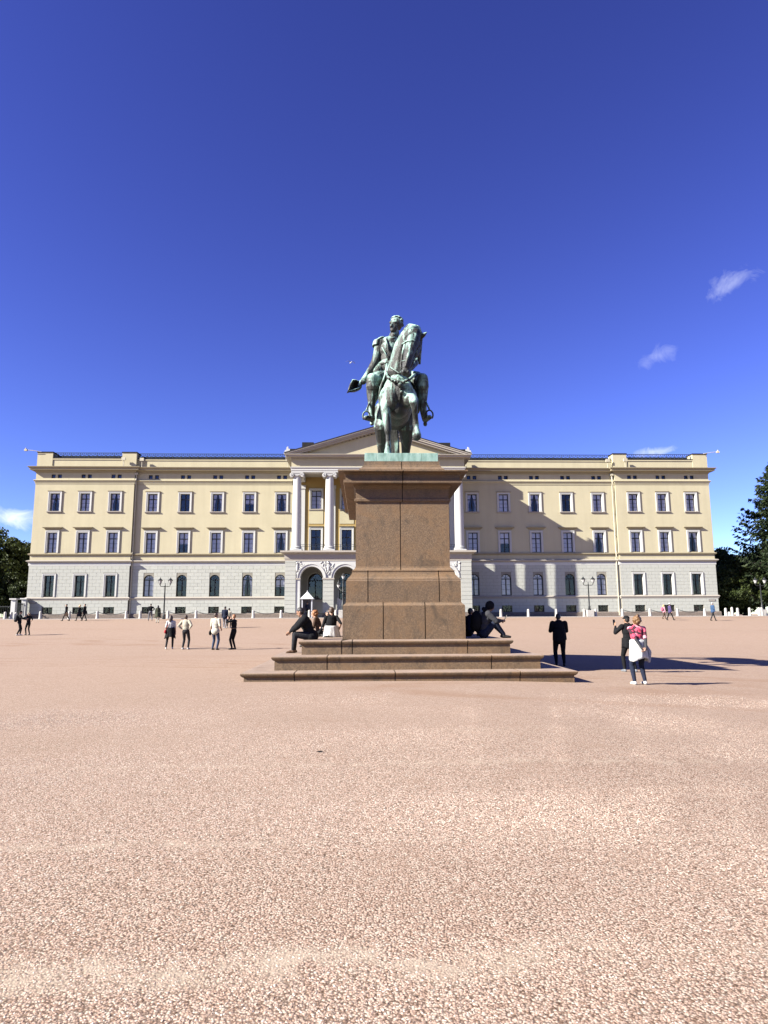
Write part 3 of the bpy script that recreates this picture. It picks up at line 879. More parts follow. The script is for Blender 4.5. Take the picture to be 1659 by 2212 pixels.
# windows: one set of meshes for each kind, copied to every opening
def win_meshes(w, h, arch=False, bars=True, sur=0.24, hood=None, sill=None, basement=False, plain=False):
    D = {}
    fr, ft = 0.085, 0.07
    RD = 0.14 if (plain or basement) else 0.28
    f = MB()
    sp = h - w / 2 if arch else h
    y0, y1 = RD, RD + ft
    f.box(-w / 2, -w / 2 + fr, y0, y1, 0, sp); f.box(w / 2 - fr, w / 2, y0, y1, 0, sp)
    f.box(-w / 2 + fr, w / 2 - fr, y0, y1, 0, fr)
    panes = []
    iw = w / 2 - fr
    if basement:
        f.box(-w / 2 + fr, w / 2 - fr, y0, y1, h - fr, h)
        f.box(-0.04, 0.04, y0, y1, fr, h - fr)
        for k in range(9):
            x = -w / 2 + fr + (w - 2 * fr) * (k + .5) / 9
            f.tube([(x, .08, 0.02), (x, .08, h - .02)], 0.012, 5)
        panes = [(-iw, -.04, fr, h - fr), (.04, iw, fr, h - fr)]
    elif plain:
        f.box(-w / 2 + fr, w / 2 - fr, y0, y1, h - fr, h)
        panes = [(-iw, iw, fr, h - fr)]
    else:
        tz = sp if arch else h * 0.695
        f.box(-w / 2 + fr, w / 2 - fr, y0 - .01, y1, tz - 0.055, tz + 0.055)
        f.box(-0.06, 0.06, y0 - .012, y1, fr, tz - .055)
        lo = [(fr + (tz - .055 - fr) * i / 3, fr + (tz - .055 - fr) * (i + 1) / 3) for i in range(3)]
        for (a, b) in lo[:-1]:
            f.box(-iw, -.06, y0 + .015, y1, b - 0.012, b + 0.012); f.box(.06, iw, y0 + .015, y1, b - 0.012, b + 0.012)
        for a, b in lo:
            panes += [(-iw, -.06, a, b), (.06, iw, a, b)]
        if not arch:
            f.box(-w / 2 + fr, w / 2 - fr, y0, y1, h - fr, h)
            f.box(-0.05, 0.05, y0 - .005, y1, tz + .055, h - fr)
            panes += [(-iw, -.05, tz + .055, h - fr), (.05, iw, tz + .055, h - fr)]
        else:
            n = 14
            ro, ri = w / 2, w / 2 - fr
            for i in range(n):
                a, b = math.pi * i / n, math.pi * (i + 1) / n
                q = [(ro * math.cos(a), sp + ro * math.sin(a)), (ro * math.cos(b), sp + ro * math.sin(b)), (ri * math.cos(b), sp + ri * math.sin(b)), (ri * math.cos(a), sp + ri * math.sin(a))]
                f.prism(q, y0, y1)
            for a in (R(45), R(90), R(135)):
                f.tube([(0.16 * math.cos(a), y0 + .03, sp + .05 + .16 * math.sin(a)), (ri * math.cos(a), y0 + .03, sp + ri * math.sin(a))], 0.018, 5)
            f.tube([(.2 * math.cos(math.pi * i / 8), y0 + .03, sp + .05 + .2 * math.sin(math.pi * i / 8)) for i in range(9)], .018, 5)
            panes.append('arch')
    D['frame'] = f.mesh('frame', 'dark_timber')
    D['pane'] = []
    for p in panes:
        g = MB()
        if p == 'arch':
            n = 14
            pts = [(iw * math.cos(math.pi * i / n), sp + .05 + (w / 2 - fr - .05) * math.sin(math.pi * i / n)) for i in range(n + 1)]
            g.add([(x, 0, z) for x, z in pts], [tuple(range(len(pts)))])
            D['pane'].append((g.mesh('pane', 'window_glass'), (0, RD + .055, 0)))
        else:
            a, b, c, d = p
            cx, cz = (a + b) / 2, (c + d) / 2
            g.quad((a - cx, 0, c - cz), (b - cx, 0, c - cz), (b - cx, 0, d - cz), (a - cx, 0, d - cz))
            D['pane'].append((g.mesh('pane', 'window_glass'), (cx, RD + .055, cz)))
    if sur:
        s = MB()
        if arch:
            n = 20
            ri, ro = w / 2 + .005, w / 2 + sur
            pts_i = [(-ri, 0)] + [(-ri * math.cos(math.pi * i / n), sp + ri * math.sin(math.pi * i / n)) for i in range(n + 1)] + [(ri, 0)]
            pts_o = [(-ro, 0)] + [(-ro * math.cos(math.pi * i / n), sp + ro * math.sin(math.pi * i / n)) for i in range(n + 1)] + [(ro, 0)]
            for i in range(len(pts_i) - 1):
                s.prism([pts_i[i], pts_i[i + 1], pts_o[i + 1], pts_o[i]][::-1], -0.05, 0.06)
        else:
            for (ia, oa, yy) in ((0.004, sur * 0.55, -0.075), (sur * 0.55, sur, -0.11)):
                L0, L1 = w / 2 + ia, w / 2 + oa
                s.box(-L1, -L0, yy, 0.05, -0.0, h + oa); s.box(L0, L1, yy, 0.05, -0.0, h + oa)
                s.box(-L0, L0, yy, 0.05, h + ia, h + oa)
            q = .012
            s.box(-w / 2 + .001, -w / 2 + q, -.074, RD, 0.0, h - .001); s.box(w / 2 - q, w / 2 - .001, -.074, RD, 0.0, h - .001); s.box(-w / 2 + q, w / 2 - q, -.074, RD, h - q, h - .001)
        D['surround'] = s.mesh('surround', 'white_paint')
        fix_normals(D['surround'])
    if hood:
        hw, z, t, pr = hood
        s = MB()
        pts = [(-hw + pr, 0.0), (-hw + pr, -0.0001), (hw - pr, -0.0001), (hw - pr, 0.0)]
        s.molding([(hw - pr, 0.05), (hw - pr, 0.0), (-hw + pr, 0.0), (-hw + pr, 0.05)][::-1], [(-0.03, z - t * 1.6), (0.06, z - t * 1.6), (0.10, z - t * .6), (pr * .8, z), (pr, z + t * .5), (pr, z + t), (-0.03, z + t * 1.3)])
        s.box(-hw + pr, hw - pr, -0.02, 0.05, z - t * 1.6, z + t * 1.25)
        D['hood'] = s.mesh('hood', 'cornice_paint'); fix_normals(D['hood'])
    if sill:
        hw, pr, t = sill
        s = MB(); s.box(-hw, hw, -pr, 0.36, -t, -0.002); s.box(-hw + .06, hw - .06, -pr * .55, 0.02, -t * 2.0, -t)
        D['sill'] = s.mesh('sill', 'trim_paint')
    if not basement and not plain:
        cu = MB()
        hh = h - .05
        for sgn in (-1, 1):
            n = 14
            vs = []
            for i in range(n + 1):
                x = sgn * (0.04 + (w / 2 - .06) * i / n)
                y = RD + 0.10 + 0.02 * math.sin(i * 2.2)
                vs += [(x, y, 0.05), (x, y, hh)]
            cu.add(vs, [(2 * i, 2 * i + 2, 2 * i + 3, 2 * i + 1) for i in range(n)])
        D['curtain'] = cu.mesh('curtain', 'curtain_cloth')
        cu = MB()
        for sgn in (-1, 1):
            n = 10
            vs = []
            for i in range(n + 1):
                top_, bot_ = sgn * (w / 2 - .02 - (w * .42) * i / n), sgn * (w / 2 - .02 - (w * .20) * i / n)
                y = RD + 0.11 + 0.025 * math.sin(i * 2.4)
                vs += [(bot_, y, 0.05), (sgn * (w / 2 - .02 - (w * .17) * i / n), y, hh * .4), (top_, y, hh)]
            cu.add(vs, [(3 * i + k, 3 * i + 3 + k, 3 * i + 4 + k, 3 * i + 1 + k) for i in range(n) for k in (0, 1)])
        D['curtain2'] = cu.mesh('curtain', 'curtain_cloth')
        bl = MB(); bl.box(-w / 2 + .03, w / 2 - .03, RD + .09, RD + .10, hh * .45, hh)
        D['curtain3'] = bl.mesh('curtain', 'curtain_cloth')
    return D
KIND = {
    'top': win_meshes(1.28, 2.38, hood=(0.98, 2.62, 0.09, 0.17), sill=(0.98, 0.17, 0.10)),
    'piano': win_meshes(1.28, 2.65, hood=(1.26, 3.22, 0.12, 0.32)),
    'ground': win_meshes(1.30, 2.74, sur=0.22),
    'arch': win_meshes(1.30, 2.79, arch=True, sur=0.0),
    'base': win_meshes(1.30, 1.02, sur=0.0, basement=True),
    'attic': win_meshes(0.52, 0.52, sur=0.0, plain=True),
    'ptop': win_meshes(1.38, 2.5, hood=(0.98, 2.74, 0.07, 0.12), sill=(0.98, 0.14, 0.12)),
    'ppiano': win_meshes(1.34, 3.25, sur=0.26, hood=(0.98, 3.62, 0.10, 0.24)),
    'parch': win_meshes(1.9, 3.4, arch=True, sur=0.12, sill=(1.2, .14, .12)),
    'door': win_meshes(2.2, 5.35, arch=True, sur=0.14),
}
wr = random.Random(3)
def place_window(kind, x, y, z, curtain=None):
    D = KIND[kind]
    e = inst('window', D['frame'], palace, (x, y, z - ZB))
    for me, loc in D['pane']:
        inst('pane', me, e, loc, (wr.uniform(-.006, .006), 0, wr.uniform(-.008, .008)))
    for k in ('surround', 'hood', 'sill'):
        if k in D: inst(k, D[k], e)
    if 'curtain' in D and curtain:
        q = wr.random()
        if q < .58: inst('curtain', D['curtain'], e)
        elif q < .84: inst('curtain', D['curtain2'], e)
        elif q < .94: inst('curtain', D['curtain3'], e, (0, 0, 0), (0, 0, 0), (1, 1, 1))
for sg in (-1, 1):
    for xs, y, ar in ((MAIN_W, 0.0, True), (RIS_W, RISY, False)):
        for x in xs:
            place_window('top', sg * x, y, TOPW[1], 2)
            place_window('piano', sg * x, y, PIAW[1], 2)
            place_window('arch' if ar else 'ground', sg * x, y - .06, GRW[1], 2 if (ar and wr.random() < .55) else None)
            place_window('base', sg * x, y - .06, BAW[1])
            for s in (-.405, .405):
                place_window('attic', sg * x + s, y, ATT[1])
for x in CEN:
    place_window('ptop', x, 0.0, 15.6, 2)
    place_window('ppiano', x, 0.0, 9.6, None)
    place_window('door' if x == 0 else 'parch', x, 0.0, 1.45 if x == 0 else 3.7)

# --- portico
PF = -6.5                                      # front plane
HWD, SPR, PTOP = 1.38, 6.15, 8.2
m = MB()
wall(m, -11.3, 11.3, 1.9, PTOP, PF, [(x, 2 * HWD, 1.9, SPR + HWD, True) for x in CEN], 1.35)
o = P(m, 'arcade_wall', 'white_paint')
# side walls, open to the sides with one arch
for sg in (-1, 1):
    m = MB(); wall(m, PF + 0.0, 0.0, 1.9, PTOP, 0, [(-3.0, 2.4, 1.9, SPR + 0.9, True)], 1.2)
    M4 = Matrix(((0, -sg, 0, sg * 11.3), (1, 0, 0, 0), (0, 0, 1, 0), (0, 0, 0, 1)))
    m.v = [tuple(M4 @ Vector(p)) for p in m.v]
    P(m, 'arcade_side_wall', 'lower_stone')
    m = MB(); m.box(sg * 11.3 - (1.2 if sg > 0 else 0), sg * 11.3 + (0 if sg > 0 else 1.2), PF + 1.3, PF + 1.42, 1.2, 1.9); P(m, 'base_stone', 'plinth_granite')
# rusticated piers: courses of stone on the front
courses = [(1.98 + 0.5 * k, 1.98 + 0.5 * (k + 1)) for k in range(8)] + [(5.98, 6.12)]
edges = [-11.3] + [e for x in CEN for e in (x - HWD, x + HWD)] + [11.3]
piers = [(edges[i], edges[i + 1]) for i in range(0, len(edges), 2)]
for i, (a, b) in enumerate(piers):
    end = i in (0, len(piers) - 1)
    pier = P(MB().box(a - .03, b + .03, PF - 0.10, PF + 1.42, 1.2, 1.98), 'pier', 'plinth_granite')
    if end:
        w0, w1 = (a, a + 1.3) if i == 0 else (b - 1.3, b)
        full = [(1.98 + 0.5 * k, 1.98 + 0.5 * (k + 1)) for k in range(12)] + [(7.98, 8.2)]
        for c, d in full:
            inst('stone_course', unit_block, pier, (w0, PF - 0.06, c + .014), (0, 0, 0), (w1 - w0, 1, d - c - .028))
        ia, ib = (a + 1.3, b) if i == 0 else (a, b - 1.3)
        inst('impost', MB().box(ia - .05, ib + .05, PF - .09, PF + .4, SPR - .2, SPR).mesh('impost', 'trim_paint'), pier)
    else:
        for c, d in courses[:-1]:
            inst('stone_course', unit_block, pier, (a, PF - 0.02, c + .014), (0, 0, 0), (b - a, 1, d - c - .028))
        inst('impost', MB().box(a - .08, b + .08, PF - .11, PF + .4, SPR - .2, SPR).mesh('impost', 'trim_paint'), pier)
for x in CEN:                                   # moulded arch rings
    m = MB(); n = 28
    for ri, ro, yy in ((HWD + .004, HWD + .26, -.06), (HWD + .26, HWD + .36, -.13)):
        for i in range(n):
            a, b = math.pi * i / n, math.pi * (i + 1) / n
            q = [(x + r_ * math.cos(t), SPR + r_ * math.sin(t)) for r_, t in ((ri, a), (ro, a), (ro, b), (ri, b))]
            m.prism(q, PF + yy, PF + .02)
    o = P(m, 'arch_ring', 'white_paint'); fix_normals(o.data)
# carved reliefs in the spandrels
def relief(x, flip, wide):
    m = MB()
    rr = random.Random(int(x * 10))
    m.ball((x, PF - .02, 7.35), (.17, .12, .5), 8, 6); m.ball((x, PF - .05, 7.95), (.12, .13, .14), 8, 6)
    for k in range(40 if wide else 22):
        u = rr.uniform(-1, 1); z = rr.uniform(6.55, 8.1)
        hw = 0.12 + max(0, z - 6.5) * (.50 if wide else .34)
        px = x + u * hw if wide else x + flip * abs(u) * hw * 1.6
        a = rr.uniform(-1, 1)
        m.ball((px, PF - .01, z), (rr.uniform(.03, .08), rr.uniform(.05, .12), rr.uniform(.1, .24)), 6, 5, 0, Matrix.Rotation(a, 3, 'Y'))
    P(m, 'carved_relief', 'white_paint', 0, True)
for i in range(4):
    relief((CEN[i] + CEN[i + 1]) / 2, 0, True)
relief(-9.85, 1, False); relief(9.85, -1, False)
# vault under the balcony, its entablature and edge
m = MB(); m.box(-11.28, 11.28, PF + .02, -0.02, PTOP, 9.2); P(m, 'balcony_slab', 'lower_stone')
m = MB(); m.molding([(-11.3, -0.3), (-11.3, PF), (11.3, PF), (11.3, -0.3)], [(-.3, 8.2), (.05, 8.2), (.05, 8.42), (.10, 8.46), (.10, 8.98), (.2, 9.06), (.5, 9.16), (.58, 9.22), (.58, 9.42), (-.3, 9.46)])
o = P(m, 'balcony_cornice', 'trim_paint'); fix_normals(o.data)
m = MB(); m.box(-11.0, 11.0, PF + .3, -.02, 9.2, 9.44); P(m, 'balcony_floor', 'lower_stone')
# columns
COLX = [-10.05, -6.03, -2.01, 2.01, 6.03, 10.05]
shaft = MB()
n = 24
prof = []
for i in range(13):
    t = i / 12
    prof.append((0.57 - 0.085 * (max(0, t - .25) / .75) ** 1.4, 10.02 + (18.72 - 10.02) * t))
shaft.lathe(prof, n=28)
shm = shaft.mesh('column_shaft', 'white_paint', 40)
bs = MB(); bs.box(-.72, .72, -.72, .72, 9.45, 9.62)
bs.lathe([(.70, 9.62), (.75, 9.68), (.72, 9.76), (.62, 9.79), (.60, 9.85), (.66, 9.88), (.67, 9.94), (.60, 9.99), (.575, 10.03)], n=28)
bsm = bs.mesh('column_base', 'white_paint', 40)
cp = MB()
cp.lathe([(.49, 18.66), (.56, 18.74), (.58, 18.82), (.52, 18.92)], n=24)
cp.box(-.74, .74, -.6, .6, 19.06, 19.2); cp.box(-.66, .66, -.54, .54, 18.9, 19.06)
for sx in (-1, 1):
    for t, yr in ((0.0, .6),):
        vs = [(sx * .66 + .25 * math.cos(a), -.62, 18.86 + .25 * math.sin(a)) for a in [2 * math.pi * i / 18 for i in range(18)]]
        cp.prism([(v[0], v[2]) for v in vs], -.64, .64)
        cp.tube([(sx * .66 + sx * (-.22 + .016 * i) * math.cos(i * .62), -.655, 18.86 + (.22 - .016 * i) * math.sin(i * .62)) for i in range(14)], .035, 5)
        cp.ball((sx * .66, -.64, 18.86), .07, 8, 6)
for k in range(5):
    cp.ball((-.26 + .13 * k, -.53, 18.84), (.055, .06, .08), 8, 6)
cpm = cp.mesh('capital', 'white_paint', 35); fix_normals(cpm)
for x in COLX:
    c = inst('column', shm, palace, (x, PF + .72, -ZB))
    inst('column_base', bsm, c); inst('capital', cpm, c)
for x in COLX:                                  # flat pilasters on the wall behind
    m = MB(); m.box(x - .48, x + .48, -.16, .02, 9.45, 18.3); m.box(x - .56, x + .56, -.24, .02, 18.3, 18.75); P(m, 'pilaster', 'white_paint')
# entablature ring, ceiling, pediment
m = MB(); m.molding([(-10.75, 0.0), (-10.75, PF + .1), (10.75, PF + .1), (10.75, 0.0)], [(-1.2, 19.2), (0, 19.2), (0, 19.42), (.05, 19.42), (.05, 19.66), (.13, 19.72), (.16, 19.84), (0.02, 19.88), (-1.2, 19.88)])
o = P(m, 'architrave', 'white_paint'); fix_normals(o.data)
m = MB(); m.molding([(-10.75, 0.0), (-10.75, PF + .1), (10.75, PF + .1), (10.75, 0.0)], [(-1.2, 19.88), (0.0, 19.88), (0.0, 20.86), (-1.2, 20.86)])
o = P(m, 'frieze', 'yellow_stucco'); fix_normals(o.data)
m = MB(); m.box(-10.7, 10.7, PF + 1.0, 0.1, 19.9, 20.4); P(m, 'portico_ceiling', 'trim_paint')
den = MB().box(-.13, .13, -.16, .02, 20.86, 21.02).mesh('dentil', 'trim_paint')
for k in range(44):
    inst('dentil', den, palace, (-10.65 + k * 0.4953, PF + .1, -ZB))
m = MB(); m.molding([(-10.75, 0.4), (-10.75, PF + .1), (10.75, PF + .1), (10.75, 0.4)], [(-1, 20.862), (.06, 20.862), (.08, 21.0), (.62, 21.04), (.66, 21.2), (.8, 21.28), (.8, 21.34), (-1, 21.44)])
o = P(m, 'cornice', 'trim_paint'); fix_normals(o.data)
AP = 24.55
m = MB(); m.prism([(-10.4, 21.4), (10.4, 21.4), (0, AP - .35)], PF + .12, 0.5); P(m, 'pediment', 'yellow_stucco')
for sg in (-1, 1):                               # raking cornices with their dentils
    e = Vector((sg * 11.55, 21.32)); t = Vector((0, AP + 0.28))
    d = (t - e).normalized(); nrm = Vector((-d.y * sg, d.x * sg))
    if nrm.y < 0: nrm = -nrm
    m = MB()
    for a_, b_, yo in ((-.42, -.22, .55), (-.22, -.02, .72), (-.02, .10, .82)):
        q = [(e + nrm * a_), (t + Vector((0, a_ / d.dot(Vector((sg * -1, 0)))))), (t + Vector((0, b_ / d.dot(Vector((sg * -1, 0)))))), (e + nrm * b_)]
        m.prism([(p.x, p.y) for p in q], PF + .1 - yo, 0.5)
    o = P(m, 'raking_cornice', 'trim_paint'); fix_normals(o.data)
    m = MB()
    q = [(e + nrm * .10), (t + Vector((0, .10 / d.dot(Vector((-sg, 0)))))), (t + Vector((0, .2 / d.dot(Vector((-sg, 0)))))), (e + nrm * .2)]
    m.prism([(p.x, p.y) for p in q], PF + .1 - .86, 8); o = P(m, 'portico_roof', 'lead_roof'); fix_normals(o.data)
    for k in range(24):
        p = e.lerp(t, (k + 1.6) / 25.2) - nrm * .46
        if p.y < 21.6: continue
        inst('dentil', MB().box(-.12, .12, -.2, .02, -.07, .07).mesh('dentil', 'trim_paint') if k == 0 and False else den, palace, (p.x, PF + .05, p.y - 20.94 - ZB))
# roof ornaments, chimney-like blocks behind the pediment
for sg in (-1, 1):
    m = MB()
    pts = [(-.45, 0), (.45, 0), (.42, .25), (.30, .30), (.34, .5), (.16, .48), (.10, .85), (-.08, .95), (-.14, .62), (-.3, .66), (-.32, .35), (-.46, .3)]
    m.prism([(sg * x, z) for x, z in (pts if sg > 0 else pts[::-1])], -.12, .12)
    o = m.build('roof_ornament', 'white_paint', palace, (sg * 11.25, PF - .1, 21.45 - ZB)); fix_normals(o.data)
    m = MB(); m.box(-2.6, 2.6, 0, 1.2, 0, 1.1); m.box(-.9, .6, .1, 1.0, 1.1, 2.0)
    m.build('roof_block', 'lead_roof', palace, (sg * 8.9, PF + 3.4, 21.9 - ZB))
m = MB()
for a, b in zip(COLX, COLX[1:]):                # balcony railing between the columns
    for z in (9.98, 10.22):
        m.box(a + .5, b - .5, PF + .5, PF + .54, z, z + .035)
    for k in range(12):
        x = a + .55 + (b - a - 1.1) * k / 11
        m.box(x - .012, x + .012, PF + .505, PF + .535, 9.44, 10.22)
P(m, 'balcony_railing', 'iron')
# downpipes in the corners of the end blocks
for sg in (-1, 1):
    m = MB(); x = sg * (RIS0 + .02) + (-.35 if sg > 0 else 0.2)
    m.tube([(x, -.2, 1.5), (x, -.2, 9.0), (x, -.3, 9.1), (x, -.3, 9.8), (x, -.2, 9.9), (x, -.2, 18.7), (x, -.36, 19.0), (x, -.36, 19.5), (x, -.25, 19.7), (x, -.25, 20.3)], .085, 10)
    for z in (3, 6, 12, 15, 18): m.lathe([(.11, 0), (.11, .08)], (x, -.2, z), 10)
    m.box(x - .2, x + .2, -.42, -.06, 20.1, 20.4)
    P(m, 'downpipe', 'downpipe_paint', 0, 40)
# floodlights on the parapet and on brackets at the outer corners
fl = MB(); fl.tube([(0, 0, 0), (0, 0, .85)], .05, 8); fl.box(-.2, .2, -.16, .16, .85, 1.15); fl.box(-.26, .26, -.22, -.1, .8, 1.2)
flm = fl.mesh('floodlight', 'downpipe_paint')
for sg in (-1, 1):
    for x, y in ((sg * (RIS0 + 1.35), RISY - .5), (sg * (RIS0 - .9), -.5), (sg * 11.9, -.5)):
        inst('floodlight', flm, palace, (x, y, 21.12 - ZB), (0, 0, 0))
    m = MB(); s = sg
    m.tube([(s * 44.2, RISY - .2, 23.1), (s * 45.2, RISY - .3, 23.25), (s * 46.0, RISY - .3, 23.35)], .04, 6)
    m.box(min(s * 46.0, s * 46.35), max(s * 46.0, s * 46.35), RISY - .45, RISY - .15, 23.2, 23.42)
    m.ball((s * 46.2, RISY - .3, 23.52), .1, 8, 6)
    P(m, 'roof_floodlight_arm', 'downpipe_paint')
    m = MB(); m.box(s * 43.9 - .45, s * 43.9 + .45, RISY - .13, RISY - .085, 3.30, 3.55, 0); m.box(s * 43.9 - .36, s * 43.9 + .36, RISY - .14, RISY - .13, 3.36, 3.49, 1)
    P(m, 'plaque', ['plaque', 'trim_paint'])
# ------------------------------------------------------------------ pedestal
CX = 1.155
simple('pedestal_mortar', (0.07, 0.055, 0.04), 0.95)
pedestal = thing('statue_pedestal', 'tall brown granite pedestal on three broad steps, carrying the horseman', 'pedestal', (CX, 23.275, 0))
def course(hw, y0, y1, prof, fs, ss, t=0.5, gap=0.026, name='stone_block'):
    """one course of blocks round the pedestal; fs, ss: where the front and the sides are jointed"""
    yc = 23.275
    x0, x1, a0, a1 = -hw, hw, y0 - yc, y1 - yc
    cs = [(x0, a0), (x1, a0), (x1, a1), (x0, a1)]
    poly = list(prof) + [(-t, prof[-1][1]), (-t, prof[0][1])]
    for k in range(4):
        c0, c1 = Vector(cs[k]), Vector(cs[(k + 1) % 4])
        d = (c1 - c0); L = d.length; d.normalize()
        nr = Vector((d.y, -d.x))
        cuts = [0] + list(fs if k % 2 == 0 else ss) + [1]
        for i in range(len(cuts) - 1):
            vs = []
            jit = rnd.uniform(-.003, .003)
            for e, f in ((0, cuts[i]), (1, cuts[i + 1])):
                p = c0 + d * (L * f)
                corner = (f == 0 or f == 1)
                g = 0 if corner else (gap / 2 if e == 0 else -gap / 2)
                for o, z in poly:
                    oo = o + (jit if o > -t else 0)
                    sh = (o * (-1 if f == 0 else 1)) if corner else g
                    q = p + d * sh + nr * oo
                    vs.append((q.x, q.y, z))
            n = len(poly)
            fs_ = [(j, (j + 1) % n, (j + 1) % n + n, j + n) for j in range(n)] + [tuple(range(n - 1, -1, -1)), tuple(range(n, 2 * n))]
            mb = MB(); mb.add(vs, fs_)
            o = mb.build(name, 'pedestal_granite', pedestal); fix_normals(o.data)
    m = MB(); ins = 0.035 - min(0, min(o for o, z in prof))
    m.box(x0 + ins, x1 - ins, a0 + ins, a1 - ins, prof[0][1] + .01, prof[-1][1] - .012)
    m.build('core', 'pedestal_mortar', pedestal)
def nosed(z0, z1, h=0.115):
    return [(-0.045, z0), (-0.045, z1 - h), (-.02, z1 - h + .01), (0.02, z1 - h * .62), (0.035, z1 - h * .3), (0.03, z1 - .014), (0.012, z1)]
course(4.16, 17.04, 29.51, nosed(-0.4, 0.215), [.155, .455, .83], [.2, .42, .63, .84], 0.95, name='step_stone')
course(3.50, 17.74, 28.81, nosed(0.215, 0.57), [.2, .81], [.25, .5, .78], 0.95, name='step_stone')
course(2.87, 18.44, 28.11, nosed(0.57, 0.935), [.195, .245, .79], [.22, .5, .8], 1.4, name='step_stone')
course(1.755, 19.4, 27.15, [(0, .935), (0, 1.885), (-.012, 1.90), (-.075, 1.955), (-.09, 1.985)], [.33, .672], [.2, .45, .7], 0.5)
course(1.665, 19.49, 27.06, [(0, 1.985), (0, 2.60), (-.02, 2.615)], [.19, .81], [.3, .66], 0.5)
course(1.665, 19.49, 27.06, [(-.02, 2.615), (-.03, 2.66), (-.09, 2.72), (-.15, 2.80), (-.175, 2.865), (-.16, 2.88), (-.16, 2.91)], [.19, .81], [.4, .75], 0.5)
course(1.39, 19.76, 26.79, [(.085, 2.91), (.07, 2.93), (.02, 2.98), (.0, 3.03), (0, 4.96)], [.476], [.3, .64], 0.5)
course(1.39, 19.76, 26.79, [(0, 4.96), (.05, 4.97), (.055, 5.04), (.0, 5.06), (0.0, 5.34), (.04, 5.38), (.08, 5.45)], [.5], [.5], 0.5)
course(1.39, 19.76, 26.79, [(.08, 5.452), (.35, 5.462), (.36, 5.48), (.36, 5.565), (.30, 5.575), (.30, 5.72), (.36, 5.775), (.52, 5.79), (.52, 5.835), (-.06, 5.96)], [.5], [.33, .66], 0.5)
course(1.30, 19.85, 26.70, [(0, 5.955), (-.02, 6.0), (-.09, 6.06), (-.14, 6.14), (-.15, 6.22), (-.15, 6.26)], [.5], [.5], 0.5)

# ------------------------------------------------------------------ bodies: shapes unioned by a voxel remesh into one continuous skin
class Prims:
    def __init__(s):
        s.caps, s.ells, s.mb = [], [], MB()
    def cap(s, p0, r0, p1, r1, t):
        p0, p1 = Vector(p0), Vector(p1)
        s.caps.append((p0, r0, p1, r1, t))
        d = p1 - p0
        L = d.length
        if L < 1e-6:
            s.mb.ball(p0, max(r0, r1), 12, 8); return
        d /= L
        a = d.orthogonal().normalized(); b = d.cross(a)
        n = 12
        rings = []
        for k in range(1, 4):
            th = math.pi / 2 * k / 3
            rings.append((-r0 * math.cos(th), r0 * math.sin(th)))
        for k in range(2, -1, -1):
            th = math.pi / 2 * (k + 1) / 3
            rings.append((L + r1 * math.cos(th), r1 * math.sin(th)))
        rings = rings[:3] + [rings[3 + i] for i in (2, 1, 0)][::-1]
        vs = [p0 - d * r0]
        for h, r in rings:
            for i in range(n):
                t_ = 2 * math.pi * i / n
                vs.append(p0 + d * h + (a * math.cos(t_) + b * math.sin(t_)) * r)
        vs.append(p1 + d * r1)
        fs = [(0, 1 + (i + 1) % n, 1 + i) for i in range(n)]
        m = len(rings)
        for j in range(m - 1):
            for i in range(n):
                k = (i + 1) % n
                fs.append((1 + j * n + i, 1 + j * n + k, 1 + (j + 1) * n + k, 1 + (j + 1) * n + i))
        e = len(vs) - 1
        fs += [(e, 1 + (m - 1) * n + i, 1 + (m - 1) * n + (i + 1) % n) for i in range(n)]
        s.mb.add(vs, fs)
    def chain(s, pts, t):
        for a, b in zip(pts, pts[1:]):
            s.cap(a[0], a[1], b[0], b[1], t)
    def ell(s, c, r, t, R3=None):
        s.ells.append((Vector(c), r, R3 if R3 is not None else Matrix.Identity(3), t))
        s.mb.ball(c, r, 16, 12, 0, R3)
    def skin(s, name, voxel, tags, smooth=2):
        me = bpy.data.meshes.new(name)
        me.from_pydata(s.mb.v, [], s.mb.f)
        fix_normals(me)
        o = bpy.data.objects.new('tmp', me)
        COL.objects.link(o)
        md = o.modifiers.new('r', 'REMESH'); md.mode = 'VOXEL'; md.voxel_size = voxel
        if smooth:
            sm = o.modifiers.new('s', 'SMOOTH'); sm.iterations = smooth; sm.factor = 0.5
        dg = bpy.context.evaluated_depsgraph_get()
        out = bpy.data.meshes.new_from_object(o.evaluated_get(dg))
        out.name = name
        bpy.data.objects.remove(o, do_unlink=True)
        bpy.data.meshes.remove(me)
        n = len(out.polygons)
        cen = np.empty(n * 3); out.polygons.foreach_get('center', cen); cen = cen.reshape(-1, 3)
        best = np.full(n, 1e9); mi = np.zeros(n, int)
        names = list(tags)
        for p0, r0, p1, r1, t in s.caps:
            a, b = np.array(p0), np.array(p1)
            d = b - a; L2 = max(1e-9, d @ d)
            h = np.clip(((cen - a) @ d) / L2, 0, 1)
            dist = np.linalg.norm(cen - a - h[:, None] * d, axis=1) - (r0 + (r1 - r0) * h)
            k = dist < best; best[k] = dist[k]; mi[k] = names.index(t)
        for c, r, R3, t in s.ells:
            q = (cen - np.array(c)) @ np.array(R3)
            r = np.array(r if not isinstance(r, (int, float)) else (r, r, r))
            l = np.linalg.norm(q / r, axis=1)
            dist = (l - 1) * np.linalg.norm(q, axis=1) / np.maximum(l, 1e-6)
            k = dist < best; best[k] = dist[k]; mi[k] = names.index(t)
        out.materials.clear()
        for t in names:
            out.materials.append(MAT[tags[t]])
        out.polygons.foreach_set('material_index', mi.tolist())
        out.polygons.foreach_set('use_smooth', [True] * n)
        out.update()
        return out

